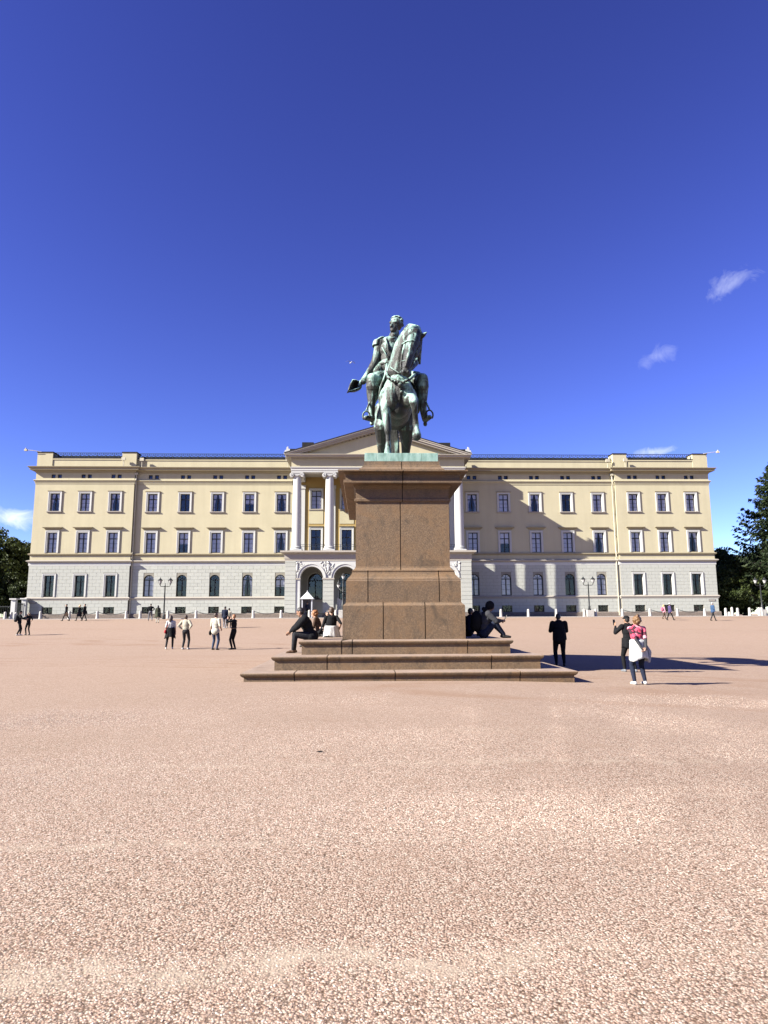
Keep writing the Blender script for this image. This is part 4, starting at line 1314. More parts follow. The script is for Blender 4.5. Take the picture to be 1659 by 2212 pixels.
# ------------------------------------------------------------------ equestrian statue
PLZ = 6.53
statue = thing('equestrian_statue', 'green patinated bronze rider with hat in hand on a striding horse', 'statue', (CX, 23.275, 6.255))
def SP(zx, zy, Y):                              # point of the enlarged photograph at a chosen depth, in the statue's frame
    p = at_Y((1320 + zx / 3.568) / 1.82278, (1200 + zy / 3.568) / 1.82278, Y)
    return Vector((p.x - CX, p.y - 23.275, p.z - 6.255))
def WP(x, Y, z):
    return Vector((x, Y - 23.275, z - 6.255))
base = MB(); base.box(-1.09, 1.09, -3.18, 3.2, 0.0, 0.27)
pl = base.build('bronze_base', 'patina_plate', statue)
for a, b in ((-1.125, -.75), (-.744, 0.02), (0.026, .62), (.626, 1.125)):
    MB().bevbox(a, b, -3.225, -3.17, 0.012, 0.275, .006).build('plate', 'patina_plate', pl)
for s in (-1, 1):
    for k in range(6):
        y = -3.16 + k * 1.06
        MB().bevbox(*sorted((s * 1.08, s * 1.125)), y, y + 1.05, 0.012, 0.275, .006).build('plate', 'patina_plate', pl)

H = Prims()
B_ = 'b'
# trunk
H.ell(WP(0, 21.95, 8.98), (.53, .85, .78), B_); H.ell(WP(0, 22.9, 9.05), (.60, 1.2, .80), B_)
H.ell(WP(0, 24.1, 9.2), (.60, 1.1, .76), B_); H.ell(WP(0, 24.7, 9.35), (.58, .75, .72), B_)
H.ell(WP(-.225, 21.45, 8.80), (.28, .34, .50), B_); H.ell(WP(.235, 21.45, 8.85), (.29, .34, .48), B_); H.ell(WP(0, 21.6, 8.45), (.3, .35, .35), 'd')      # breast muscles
H.cap(WP(0, 22.5, 9.7), .32, WP(0, 23.3, 9.72), .3, B_)
# neck and head
nk = [(SP(890, 960, 21.75), .46), (SP(912, 800, 21.65), .375), (SP(945, 640, 21.55), .33), (SP(1000, 490, 21.5), .29), (SP(1065, 390, 21.35), .245)]
H.chain(nk, B_)
H.chain([(SP(1000, 385, 21.8), .15), (SP(1050, 325, 21.65), .15), (SP(1115, 335, 21.4), .14)], B_)       # crest
H.chain([(SP(890, 580, 22.05), .17), (SP(1000, 385, 21.8), .15)], B_)
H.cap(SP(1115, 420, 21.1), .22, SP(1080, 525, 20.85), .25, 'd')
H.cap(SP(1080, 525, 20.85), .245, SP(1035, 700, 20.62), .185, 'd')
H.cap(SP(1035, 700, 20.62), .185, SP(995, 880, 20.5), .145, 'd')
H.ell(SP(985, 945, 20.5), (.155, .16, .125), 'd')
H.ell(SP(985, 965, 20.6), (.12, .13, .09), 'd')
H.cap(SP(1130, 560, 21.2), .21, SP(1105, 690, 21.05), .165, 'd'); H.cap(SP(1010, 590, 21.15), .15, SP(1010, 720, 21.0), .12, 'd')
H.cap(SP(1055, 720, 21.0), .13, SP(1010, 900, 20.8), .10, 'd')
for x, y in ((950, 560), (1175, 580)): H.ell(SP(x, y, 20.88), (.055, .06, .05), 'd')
for x in (958, 1022): H.ell(SP(x, 940, 20.37), (.045, .04, .05), B_)
H.chain([(SP(1195, 460, 21.2), .085), (SP(1240, 425, 21.12), .075), (SP(1285, 388, 21.05), .02)], B_)
H.chain([(SP(1048, 470, 21.05), .095), (SP(1052, 420, 20.98), .08), (SP(1066, 340, 20.92), .02)], B_)
for x0_, x1_ in ((968, 950), (1150, 1165)): H.chain([(SP(x0_, 520, 20.86), .05), (SP(x1_, 548, 20.9), .055), (SP(x1_ + 5, 600, 20.95), .03)], B_)
H.chain([(SP(1055, 560, 20.58), .05), (SP(1025, 720, 20.42), .045), (SP(990, 860, 20.35), .035)], B_)
H.chain([(SP(1125, 600, 20.95), .045), (SP(1085, 760, 20.8), .04), (SP(1040, 880, 20.68), .03)], B_)
# standing foreleg
H.chain([(WP(-.29, 21.8, 8.95), .35), (SP(700, 1330, 21.55), .235), (SP(708, 1480, 21.4), .18), (SP(722, 1600, 21.3), .15), (SP(735, 1720, 21.25), .125), (SP(738, 1775, 21.25), .115)], B_)
H.chain([(SP(738, 1775, 21.25), .115), (SP(742, 1830, 21.27), .082), (SP(744, 1925, 21.28), .08), (SP(742, 1985, 21.25), .105), (SP(738, 2030, 21.18), .09)], B_)
H.chain([(SP(738, 2030, 21.18), .10), (WP(SP(738, 2060, 21.12).x, 21.08, PLZ + .07), .15)], B_)
# lifted foreleg
H.chain([(WP(.30, 21.8, 8.9), .36), (SP(1035, 1335, 21.45), .26), (SP(1075, 1340, 21.1), .215), (SP(1098, 1345, 20.8), .165), (SP(1105, 1370, 20.68), .145)], B_)
H.chain([(SP(1105, 1370, 20.68), .145), (SP(1115, 1460, 20.75), .105), (SP(1128, 1600, 20.92), .09), (SP(1130, 1680, 21.0), .108), (SP(1138, 1740, 20.98), .09)], B_)
H.chain([(SP(1138, 1740, 20.98), .10), (SP(1145, 1830, 20.95), .15)], B_)
H.ell(SP(1146, 1850, 20.96), (.15, .13, .14), B_)
# hind legs
for s, fx, hz in ((-1, SP(690, 2050, 25.0).x, 0), (1, SP(1035, 2050, 25.2).x, .25)):
    yo = hz
    H.chain([(WP(s * .34, 24.6, 9.2), .48), (WP(s * .46, 24.35 + yo, 8.6), .33), (WP(s * .47, 24.7 + yo, 8.1), .20), (WP(s * .46, 25.05 + yo, 7.72), .15)], B_)
    H.chain([(WP(s * .46, 25.05 + yo, 7.72), .14), (WP((s * .46 + fx) / 2, 25.0 + yo, 7.25), .095), (WP(fx, 24.93 + yo, 6.95), .115), (WP(fx, 24.82 + yo, 6.74), .10)], B_)
    H.cap(WP(fx, 24.82 + yo, 6.74), .11, WP(fx, 24.76 + yo, PLZ + .07), .15, B_)
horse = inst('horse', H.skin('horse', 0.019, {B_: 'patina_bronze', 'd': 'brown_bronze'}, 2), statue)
# tail, mane and tack
T = Prims()
rs = random.Random(5)
for k in range(11):
    a = rs.uniform(-.13, .13); e_ = rs.uniform(6.7, 7.3); w_ = rs.uniform(-.08, .08)
    T.chain([(WP(a * .4, 25.3, 9.75), .08), (WP(a, 25.62, 9.3), .085), (WP(a * 1.5 - .03 + w_ * .5, 25.7, 8.3), .075), (WP(a * 1.2 + w_, 25.62, 7.6), .055), (WP(a * .5 + w_, 25.6, e_), .012)], B_)
inst('tail', T.skin('tail', 0.03, {B_: 'patina_bronze'}, 1), horse)
T = Prims()
for k in range(26):                            # mane falling to the far side of the neck
    t = k / 25
    a = SP(1150 - 130 * t * t + 20 * math.sin(9 * t), 315 + 40 * t + 150 * t * t, 21.45 + .55 * t)
    w = rs.uniform(.0, .06)
    b = SP(1200 - 15 * t, 420 + 190 * t + rs.uniform(-20, 20), 21.4 + .5 * t)
    c = SP(1195 - 20 * t + rs.uniform(-14, 14), 530 + 270 * t + rs.uniform(-30, 30), 21.35 + .5 * t)
    T.chain([(a, .075), (b, .085), (c, .035)], B_)
for k in range(4):                             # forelock
    T.chain([(SP(1105 + 18 * k, 365, 21.15), .055), (SP(1095 + 17 * k, 440, 20.93), .04), (SP(1085 + 12 * k, 520 + 15 * (k % 2), 20.70), .012)], B_)
inst('mane', T.skin('mane', 0.022, {B_: 'patina_bronze'}, 1), horse)
def strap(name, pts, r, par, n=8):
    m = MB(); m.tube(pts, r, n); return m.build(name, 'patina_bronze', par, smooth=True)
tk = MB()
tk.tube([SP(1030, 470, 20.80), SP(970, 570, 20.74), SP(940, 700, 20.66), SP(922, 850, 20.56), SP(930, 905, 20.48)], .03, 8)
tk.tube([SP(1160, 470, 20.82), SP(1165, 600, 20.80), SP(1112, 760, 20.68), SP(1058, 880, 20.54)], .03, 8)
tk.tube([SP(940, 560, 20.85), SP(1000, 515, 20.62), SP(1085, 500, 20.56), SP(1180, 535, 20.80)], .03, 8)
tk.tube([SP(922, 800, 20.62), SP(975, 790, 20.42), SP(1055, 790, 20.47), SP(1100, 770, 20.68)], .03, 8)
tk.build('bridle', 'patina_bronze', horse, smooth=True)
bp = MB()
bp.tube([SP(715, 960, 21.6), SP(740, 1020, 21.32), SP(820, 1075, 21.15), SP(920, 1095, 21.1), SP(1040, 1050, 21.2), SP(1120, 980, 21.5)], .05, 8)
for x, y in ((760, 1040), (800, 1065), (840, 1080), (880, 1090), (960, 1085), (1000, 1068)): bp.ball(SP(x, y, 21.06), .05, 8, 6)
bp.tube([SP(910, 1095, 21.1), SP(915, 1180, 21.12), SP(905, 1320, 21.2), SP(900, 1500, 21.5)], .045, 8)
bp.ball(SP(912, 1130, 21.05), .085, 10, 8); bp.ball(SP(930, 1230, 21.1), .06, 8, 6)
bp.tube([SP(770, 880, 21.35), SP(830, 920, 21.2), SP(890, 960, 21.15), SP(960, 935, 20.8)], .028, 6)
bp.tube([SP(730, 830, 22.1), SP(700, 1000, 21.7), SP(640, 1150, 21.7), SP(610, 1320, 21.75)], .04, 6)
bp.build('breast_strap', 'patina_bronze', horse, smooth=True)
# saddle cloth
sc = MB()
for s in (-1, 1):
    vs = []
    for i in range(9):
        t = i / 8
        for j in range(9):
            u = j / 8
            x = s * (.25 + .52 * math.sin(min(1, t * 1.25) * math.pi / 2))
            vs.append(WP(x + s * .03, 22.45 + 1.7 * u, 9.95 - 1.05 * t ** 1.3 + .06 * math.sin(u * 9) * t))
    sc.add(vs, [(i * 9 + j, i * 9 + j + 1, (i + 1) * 9 + j + 1, (i + 1) * 9 + j) for i in range(8) for j in range(8)])
o = sc.build('saddle_cloth', 'patina_bronze', horse, smooth=True)
md = o.modifiers.new('t', 'SOLIDIFY'); md.thickness = .05

# rider
Rd = Prims()
RY = 23.05
Rd.ell(SP(760, 880, RY), (.42, .36, .36), B_)
Rd.ell(SP(765, 770, RY), (.36, .29, .42), B_); Rd.ell(SP(770, 640, RY), (.43, .31, .42), B_)
Rd.cap(SP(655, 535, RY), .20, SP(900, 520, RY + .1), .20, B_); Rd.ell(SP(775, 545, RY), (.40, .27, .26), B_)
Rd.cap(SP(815, 480, RY), .20, SP(838, 400, RY - .03), .165, B_)                     # high collar, neck
Rd.cap(SP(800, 470, RY - .1), .12, SP(820, 430, RY - .12), .12, B_)
Rd.ell(SP(860, 278, RY - .02), (.225, .265, .235), B_); Rd.ell(SP(852, 248, RY - .02), (.21, .25, .165), B_)      # skull
Rd.cap(SP(825, 330, RY - .16), .13, SP(808, 350, RY - .19), .11, B_)               # jaw, chin, nose, brow
Rd.ell(SP(800, 362, RY - .22), (.065, .07, .055), B_)
Rd.chain([(SP(802, 262, RY - .24), .04), (SP(786, 302, RY - .27), .055), (SP(800, 312, RY - .25), .04)], B_)
Rd.cap(SP(775, 248, RY - .2), .045, SP(838, 246, RY - .26), .05, B_)
Rd.cap(SP(795, 332, RY - .25), .03, SP(820, 334, RY - .25), .03, B_)
Rd.ell(SP(905, 300, RY - .04), (.05, .07, .09), B_)
Rd.ell(SP(830, 300, RY - .12), (.17, .16, .2), B_)
# right arm held out and down
Rd.chain([(SP(632, 545, RY), .205), (SP(600, 670, RY), .17), (SP(565, 800, RY - .05), .155)], B_)
Rd.chain([(SP(565, 800, RY - .05), .155), (SP(500, 920, RY - .15), .135), (SP(430, 1020, RY - .25), .105), (SP(405, 1055, RY - .28), .12)], B_)
Rd.ell(SP(385, 1085, RY - .32), (.13, .1, .10), B_)
for k in range(4):
    Rd.chain([(SP(385 - 6 * k, 1075 + 10 * k, RY - .34), .035), (SP(345, 1090 + 14 * k, RY - .40), .033), (SP(325, 1110 + 13 * k, RY - .36), .028)], B_)
# left arm to the reins
Rd.chain([(SP(930, 540, RY + .08), .205), (SP(1100, 720, RY + .05), .165), (SP(1125, 800, RY - .15), .15), (SP(1060, 880, 22.3), .12), (SP(1000, 890, 22.05), .12)], B_)
# legs
for kn, an, hx in (((520, 1090), (505, 1460), -.34), ((1225, 1090), (1235, 1480), .34)):
    s = 1 if hx > 0 else -1
    k = SP(kn[0], kn[1], 22.25)
    Rd.chain([(WP(hx * 1.1, RY, 9.95), .33), ((WP(hx * 1.1, RY, 9.95) + k) * .5 + Vector((s * .06, 0, .06)), .30), (k, .22)], B_)
    a = SP(an[0], an[1], 22.35)
    Rd.chain([(k + Vector((0, .02, -.1)), .215), (k.lerp(a, .4) + Vector((0, .05, 0)), .19), (k.lerp(a, .75), .135), (a, .125)], B_)
    Rd.cap(k + Vector((0, -.02, .12)), .2, k + Vector((0, .02, -.16)), .225, B_)    # boot top
    toe = SP(430, 1590, 21.95) if s < 0 else SP(1325, 1580, 21.95)
    heel = SP(515, 1600, 22.4) if s < 0 else SP(1265, 1610, 22.4)
    Rd.chain([(a, .125), (heel, .115)], B_)
    Rd.cap(heel, .115, toe, .085, B_)
    Rd.cap(heel + Vector((0, .06, -.13)), .07, heel + Vector((0, .04, -.17)), .07, B_)
# coat skirts over the thighs
Rd.chain([(SP(650, 860, RY), .2), (SP(590, 950, RY - .2), .16), (SP(590, 1010, RY - .1), .08)], B_)
Rd.chain([(SP(640, 830, RY + .2), .2), (SP(600, 980, RY + .4), .16), (SP(610, 1100, RY + .5), .06)], B_)
rider = inst('rider', Rd.skin('rider', 0.018, {B_: 'patina_bronze'}, 2), statue)
hr = Prims()
for k in range(150):                           # curled hair
    a = rs.uniform(0, 2 * math.pi); b = rs.uniform(-.55, 1.4)
    c = SP(862, 265, RY + .02)
    if math.cos(a) < -.2 and b < .55 and False: continue
    d = Vector((.235 * math.cos(a) * math.cos(b), .27 * math.sin(a) * math.cos(b), .225 * math.sin(b)))
    if d.x + d.y < -.06 and d.z < .15: continue
    hr.ell(c + d + Vector((0, 0, .02)), (.05, .05, .045), B_)
inst('hair', hr.skin('hair', 0.02, {B_: 'patina_bronze'}, 1), rider)
for s, x, y in ((-1, 640, 500), (1, 930, 490)):
    c = SP(x, y, RY)
    ep = Prims()
    ep.ell(c + Vector((s * .02, 0, .02)), (.21, .2, .075), B_, Matrix.Rotation(s * .45, 3, 'Y'))
    for k in range(11):
        a = math.pi * (k / 10 - .5)
        p = c + Vector((s * (.10 + .14 * math.cos(a)), .19 * math.sin(a), -.05))
        ep.cap(p, .035, p + Vector((s * .05, 0, -.17)), .03, B_)
    inst('epaulette', ep.skin('epaulette', 0.02, {B_: 'patina_bronze'}, 1), rider)
def tubeobj(name, groups, par):
    m = MB()
    for pts, r in groups: m.tube(pts, r, 8)
    return m.build(name, 'patina_bronze', par, smooth=True)
tubeobj('coat_trim', [([SP(700, 470, RY - .26), SP(735, 560, RY - .33), SP(750, 680, RY - .34), SP(745, 780, RY - .3)], .03),
                      ([SP(780, 480, RY - .22), SP(840, 470, RY - .2)], .06),
                      ([SP(640, 830, RY - .25), SP(720, 815, RY - .32), SP(800, 820, RY - .33)], .05),
                      ([SP(660, 600, RY - .2), SP(720, 720, RY - .32), SP(780, 790, RY - .33)], .03)], rider)
for s, c in ((-1, (437, 1560)), (1, (1325, 1545))):  # stirrups
    cc = SP(c[0], c[1], 22.05)
    pts = [cc + Vector((.12 * math.cos(a), .03, .17 * math.sin(a))) for a in [math.pi * (i / 12 * 1.3 - .15) for i in range(13)]]
    m = MB(); m.tube(pts, .028, 8); m.box(cc.x - .12, cc.x + .12, cc.y - .06, cc.y + .1, cc.z - .11, cc.z - .07)
    m.tube([cc + Vector((0, .03, .2)), SP(560 if s < 0 else 1190, 1180, 22.5)], .03, 6)
    m.build('stirrup', 'patina_bronze', rider, smooth=40)
# two-cornered hat held by the brim, its opening turned outwards
outer = [(165, 1238, 22.30), (185, 1170, 22.34), (205, 1110, 22.40), (240, 1046, 22.55), (290, 1050, 22.62), (345, 1075, 22.70), (378, 1125, 22.72), (372, 1165, 22.66), (320, 1190, 22.52), (265, 1210, 22.42), (215, 1228, 22.35)]
hole = [(215, 1195, 22.42), (225, 1150, 22.45), (240, 1110, 22.50), (262, 1072, 22.58), (300, 1068, 22.64), (338, 1088, 22.70), (360, 1122, 22.72), (352, 1145, 22.68), (318, 1162, 22.56), (280, 1176, 22.48), (245, 1188, 22.44)]
po = [SP(*p) for p in outer]; ph = [SP(*p) for p in hole]
n = len(po)
cen_ = sum(ph, Vector()) / n
rows = [po, [p.lerp(q, .5) + Vector((0, -.04, 0)) for p, q in zip(po, ph)], ph, [p.lerp(cen_, .12) + Vector((0, .22, .0)) for p in ph], [p.lerp(cen_, .35) + Vector((0, .38, .02)) for p in ph], [p.lerp(cen_, .8) + Vector((0, .44, .03)) for p in ph]]
hat = MB()
hat.add([v for r_ in rows for v in r_], [(j * n + i, j * n + (i + 1) % n, (j + 1) * n + (i + 1) % n, (j + 1) * n + i) for j in range(len(rows) - 1) for i in range(n)] + [tuple(range((len(rows) - 1) * n, len(rows) * n))])
o = hat.build('hat', 'patina_bronze', rider, smooth=50)
md = o.modifiers.new('t', 'SOLIDIFY'); md.thickness = .05; md.offset = 1
# ------------------------------------------------------------------ street furniture
def bollard_mesh():
    m = MB()
    m.lathe([(.19, 0), (.19, .1), (.165, .14), (.15, .80), (.14, .90), (.10, .97), (.04, 1.0)], n=12)
    return m.mesh('bollard', 'bollard_granite', 40)
bm_ = bollard_mesh()
BY = 79.6
bxs = []
for sx in (159, 273, 383, 497, 552, 661, 772, 884, 997, 1107, 1218, 1322, 1640, 1755, 1864, 1973, 2081, 2191, 2301, 2346, 2451, 2560, 2668, 2776):
    p = at_Y(sx / 1.82278, 1330, BY)
    bxs.append(p.x)
    o = inst('bollard', bm_, None, (p.x, BY, PAV - .01), (0, 0, rnd.uniform(0, 3)), (1, 1, .92))
    tag(o, 'pale granite bollard in the chained row along the palace front', 'bollard', 'bollards along the palace front')
for sx, h, dy in ((20, .85, 0), (44, .85, .3), (62, .8, 0.6), (2859, .95, 0), (2872, .5, 1.5), (2884, 1.05, 1.0), (2906, .95, .2), (2953, .98, 0), (2991, 1.0, .3), (3001, 1.0, 2.0)):
    p = at_Y(sx / 1.82278, 1330, BY + dy)
    o = inst('bollard', bm_, None, (p.x, BY + dy, PAV - .01), (0, 0, rnd.uniform(0, 3)), (1, 1, h))
    tag(o, 'pale granite bollard beside the palace, under the trees', 'bollard', 'bollards beyond the palace ends')
for a, b in zip(bxs, bxs[1:]):
    if b - a > 5 or b - a < 2.6 or (12 < b < 32) : continue
    m = MB()
    pts = [(a + (b - a) * i / 14, BY, PAV + .80 - .34 * math.sin(math.pi * i / 14)) for i in range(15)]
    m.tube([(x - a, 0, z - PAV) for x, y, z in pts], .028, 6)
    for i in range(29):
        t = i / 28
        m.ball(((b - a) * t, 0, .80 - .34 * math.sin(math.pi * t)), (.045, .03, .05), 6, 4)
    o = m.build('chain', 'iron', None, (a, BY, PAV))
    tag(o, 'iron chain sagging between two granite bollards by the palace', 'chain', 'chains between the bollards')

def lamp_post(label, x, y, z, h=4.6, block=True):
    t = thing('lamp_post', label, 'lamp', (x, y, z))
    b0 = 0.0
    if block:
        MB().bevbox(-.42, .42, -.42, .42, 0, .75, .03).build('base_block', 'bollard_granite', t); b0 = .75
    p = MB()
    p.lathe([(.2, b0), (.2, b0 + .12), (.13, b0 + .2), (.15, b0 + .45), (.09, b0 + .55), (.085, b0 + .9), (.065, h - 1.0), (.09, h - .95), (.05, h - .9), (.04, h - .65)], n=12)
    p.build('post', 'iron', t, smooth=40)
    ar = MB()
    for s in (-1, 1):
        ar.tube([(0, 0, h - .98), (s * .3, 0, h - 1.02), (s * .5, 0, h - .98), (s * .58, 0, h - .86), (s * .58, 0, h - .72)], .04, 8)
    ar.build('arm', 'iron', t, smooth=True)
    for s in (-1, 1):
        ln = MB()
        ln.lathe([(.08, 0), (.1, .04), (.24, .42), (.26, .45), (.06, .62), (.05, .7)], (s * .58, 0, h - .74), 8)
        l = ln.build('lantern', 'lamp_glass', t)
        cg = MB(); cg.lathe([(.29, 0), (.29, .03), (.1, .2), (.05, .30), (.03, .36)], (s * .58, 0, h - .32), 8)
        cg.lathe([(.1, -.02), (.12, .03)], (s * .58, 0, h - .74), 8)
        for k in range(8):
            a = 2 * math.pi * k / 8
            cg.tube([(s * .58 + .1 * math.cos(a), .1 * math.sin(a), h - .7), (s * .58 + .255 * math.cos(a), .255 * math.sin(a), h - .31)], .014, 4)
        cg.build('cap', 'iron', l)
    return t
p = at_Y(354, 1325, 78.0); lamp_post('two-lantern lamp post beside the strolling pair, lit wall behind', p.x, 78.0, ground_z(p.x, 78.0), 4.7, False)
p = at_Y(1274, 1330, 79.6); lamp_post('two-lantern lamp post on a pale granite block by the shaded wall', p.x, 79.6, PAV - .01, 4.7)
p = at_Y(1648, 1330, 82.5); lamp_post('two-lantern lamp post on a granite block under the spruce', p.x, 82.5, PAV - .01, 4.7)
# candelabrum in front of the portico
def candelabrum(x, y, z):
    t = thing('candelabrum', 'dark five-lantern candelabrum before the portico arches', 'lamp', (x, y, z))
    MB().bevbox(-.5, .5, -.5, .5, 0, .9, .03).build('base_block', 'bollard_granite', t)
    MB().lathe([(.3, .9), (.3, 1.05), (.2, 1.15), (.24, 1.5), (.14, 1.7), (.12, 2.6), (.16, 2.7), (.10, 2.8), (.09, 4.2), (.05, 4.6)], n=14).build('post', 'iron', t, smooth=40)
    for k in range(5):
        if k < 4:
            a = math.pi / 4 + k * math.pi / 2
            dx, dy, zz = .75 * math.cos(a), .75 * math.sin(a), 3.7 + (.25 if k % 2 else 0)
            MB().tube([(0, 0, zz - .7), (dx * .6, dy * .6, zz - .75), (dx, dy, zz - .45), (dx, dy, zz - .2)], .045, 8).build('arm', 'iron', t, smooth=True)
        else:
            dx, dy, zz = 0, 0, 4.75
        l = MB().lathe([(.08, -.2), (.2, .1), (.22, .14), (.08, .3)], (dx, dy, zz), 8).build('lantern', 'lamp_glass', t)
        MB().lathe([(.25, .12), (.24, .16), (.09, .32), (.03, .44)], (dx, dy, zz), 8).build('cap', 'iron', l)
p = at_Y(741, 1330, 79.9); candelabrum(p.x, 79.9, PAV - .01)

# sentry boxes
simple('sentry_paint', (0.74, 0.74, 0.76), 0.6, 0.06, 4)
simple('sentry_stripe', (0.35, 0.33, 0.36), 0.6, 0.06, 4)
def sentry(label, x, y, z):
    t = thing('sentry_box', label, 'sentry box', (x, y, z))
    for s in (-1, 1):
        m = MB(); m.box(*sorted((s * .52, s * .60)), -.55, .55, 0, 2.25); m.build('side_panel', 'sentry_paint', t)
        m = MB(); m.box(*sorted((s * .50, s * .62)), -.6, -.5, 0, 2.25); m.build('corner_post', 'sentry_paint', t)
    MB().box(-.52, .52, .47, .55, 0, 2.25).build('back_panel', 'sentry_stripe', t)
    MB().box(-.52, .52, -.55, .47, 0, .06).build('floor', 'sentry_stripe', t)
    m = MB(); m.add([(-.78, -.78, 2.25), (.78, -.78, 2.25), (.78, .78, 2.25), (-.78, .78, 2.25), (0, 0, 3.1), (-.78, -.78, 2.18), (.78, -.78, 2.18), (.78, .78, 2.18), (-.78, .78, 2.18)],
                   [(0, 1, 4), (1, 2, 4), (2, 3, 4), (3, 0, 4), (5, 8, 7, 6), (0, 5, 6, 1), (1, 6, 7, 2), (2, 7, 8, 3), (3, 8, 5, 0)])
    m.build('roof', 'sentry_paint', t)
    MB().ball((0, 0, 3.12), .07, 8, 6).build('finial', 'sentry_paint', t)
    return t
ps = at_Y(663.5, 1330, 80.6)
sentry('white sentry box with pyramid roof, guard inside', ps.x, 80.6, PAV - .005)
sb = at_Y(735, 1330, 83.6)
sg_ = thing('white_signboard', 'white curved board standing behind the candelabrum in the archway', 'sign', (sb.x, 83.6, PAV - .002))
m = MB(); m.prism([(-.4, .3), (.55, .3), (.55, 1.3), (.45, 1.7), (.2, 2.05), (-.1, 2.3), (-.4, 2.45)], -.05, .05); m.build('board', 'sentry_paint', sg_)
for s in (-.3, .4): MB().box(s - .04, s + .04, -.04, .04, 0, .3).build('leg', 'sentry_stripe', sg_)

# gate pillars left of the palace, iron gate between them
def pillar(label, x, y, h):
    t = thing('gate_pillar', label, 'pillar', (x, y, PAV - .01))
    MB().box(-.26, .26, -.26, .26, 0, h).build('shaft', 'white_paint', t)
    MB().box(-.42, .42, -.42, .42, h, h + .16).build('cap', 'white_paint', t)
    MB().box(-.33, .33, -.33, .33, 0, .3).build('foot', 'white_paint', t)
pa, pb = at_Y(28.5, 1330, 84.5), at_Y(51, 1330, 87.0)
pillar('white square gate pillar standing free beside the hedge', pa.x, 84.5, 2.35)
pillar('white square gate pillar against the palace corner', pb.x, 87.0, 2.45)
gt = thing('iron_gate', 'dark iron gate between the two white pillars', 'gate', ((pa.x + pb.x) / 2, 85.75, PAV), math.atan2(2.5, pb.x - pa.x))
gl = math.hypot(2.5, pb.x - pa.x) - .6
m = MB(); m.box(-gl / 2, gl / 2, -.03, .03, .15, .22); m.box(-gl / 2, gl / 2, -.03, .03, 1.75, 1.85); m.build('rail', 'iron', gt)
for k in range(14):
    x = -gl / 2 + gl * k / 13
    MB().tube([(x, 0, .05), (x, 0, 2.0)], .022, 5).build('bar', 'iron', gt)
# fence and hedge closing the left and right ends
def fence(label, x0, y0, x1, y1, h=1.7):
    L = math.hypot(x1 - x0, y1 - y0)
    t = thing('iron_fence', label, 'fence', (x0, y0, 1.36), math.atan2(y1 - y0, x1 - x0))
    MB().box(0, L, -.03, .03, .2, .26).build('rail', 'iron', t); MB().box(0, L, -.03, .03, h - .2, h - .12).build('rail', 'iron', t)
    bar = MB().tube([(0, 0, 0), (0, 0, h)], .02, 5).mesh('bar', 'iron')
    for k in range(int(L / .22) + 1):
        inst('bar', bar, t, (k * .22, 0, 0))
fence('dark iron fence beyond the free white gate pillar', pa.x - 12, 84.7, pa.x - .3, 84.5)

# ------------------------------------------------------------------ trees
def leaf_cloud(mb, c, r, n, size, rg, flat=1.0):
    for _ in range(n):
        while True:
            q = Vector((rg.uniform(-1, 1), rg.uniform(-1, 1), rg.uniform(-1, 1)))
            if q.length < 1: break
        q = q.normalized() * (q.length ** .45)
        p = c + Vector((q.x * r, q.y * r, q.z * r * flat))
        a = Vector((rg.gauss(0, 1), rg.gauss(0, 1), rg.gauss(0, .7))).normalized()
        b = a.orthogonal().normalized()
        s = size * rg.uniform(.6, 1.35)
        d = a.cross(b)
        mb.add([p - b * s * .5, p + d * s * .42, p + b * s * .55, p - d * s * .42], [(0, 1, 2, 3)])
def broad_tree_meshes(seed, h, cr, trunk_h):
    rg = random.Random(seed)
    tr = MB()
    tr.tube([(0, 0, -.3), (0.05, 0, trunk_h * .5), (-.05, .1, trunk_h), (0, 0, h * .75)], [cr * .09, cr * .065, cr * .055, .05], 10)
    cw = MB()
    for k in range(15):
        a = rg.uniform(0, 6.28); z0 = rg.uniform(trunk_h * .7, h * .62)
        L = cr * rg.uniform(.5, .9)
        pts = [(0, 0, z0), (L * .5 * math.cos(a), L * .5 * math.sin(a), z0 + L * .35), (L * math.cos(a), L * math.sin(a), z0 + L * .5)]
        tr.tube(pts, [.14, .08, .03], 6)
    for k in range(210):
        while True:
            q = Vector((rg.uniform(-1, 1), rg.uniform(-1, 1), rg.uniform(-1, 1)))
            if .35 < q.length < 1: break
        z = trunk_h * .55 + (h - trunk_h * .55) * (q.z * .5 + .5)
        prof = math.sin(math.pi * min(1, max(0.02, (q.z * .5 + .5) * .92 + .08))) ** .55
        c = Vector((q.x * cr * prof * 1.08, q.y * cr * prof * 1.08, z))
        leaf_cloud(cw, c, cr * rg.uniform(.12, .24), 85, .33, rg, .65)
    return tr.mesh('trunk', 'bark', True), cw.mesh('crown', 'leaf_broad')
BT = [broad_tree_meshes(11, 12.0, 5.2, 3.0), broad_tree_meshes(23, 11.0, 5.6, 2.2), broad_tree_meshes(37, 9.0, 4.6, 1.2)]
def broad_tree(label, k, x, y, s, rz, sz=1.0):
    t = thing('broadleaf_tree', label, 'tree', (x, y, 1.34), rz)
    t.scale = (s, s, s * sz)
    inst('trunk', BT[k][0], t); inst('crown', BT[k][1], t)
def treepx(label, k, px, Y, s, rz, sz=1.0):
    p = at_Y(px, 1330, Y); broad_tree(label, k, p.x, Y, s, rz, sz)
treepx('dark broadleaf tree beside the palace corner, behind the gate', 0, 40, 98, .92, .3, 1.0)
treepx('tall dark broadleaf tree left of the gate pillars', 1, -25, 95, 1.05, 1.9, 1.08)
treepx('low bushy tree filling the gap under the gate trees', 2, 22, 90.5, .72, 2.2, .95)
treepx('round bushy tree beyond the iron fence', 2, -48, 90, .9, 4.0)
treepx('broadleaf tree far behind the palace corner on the gate side', 0, 75, 122, 1.1, 5.0)
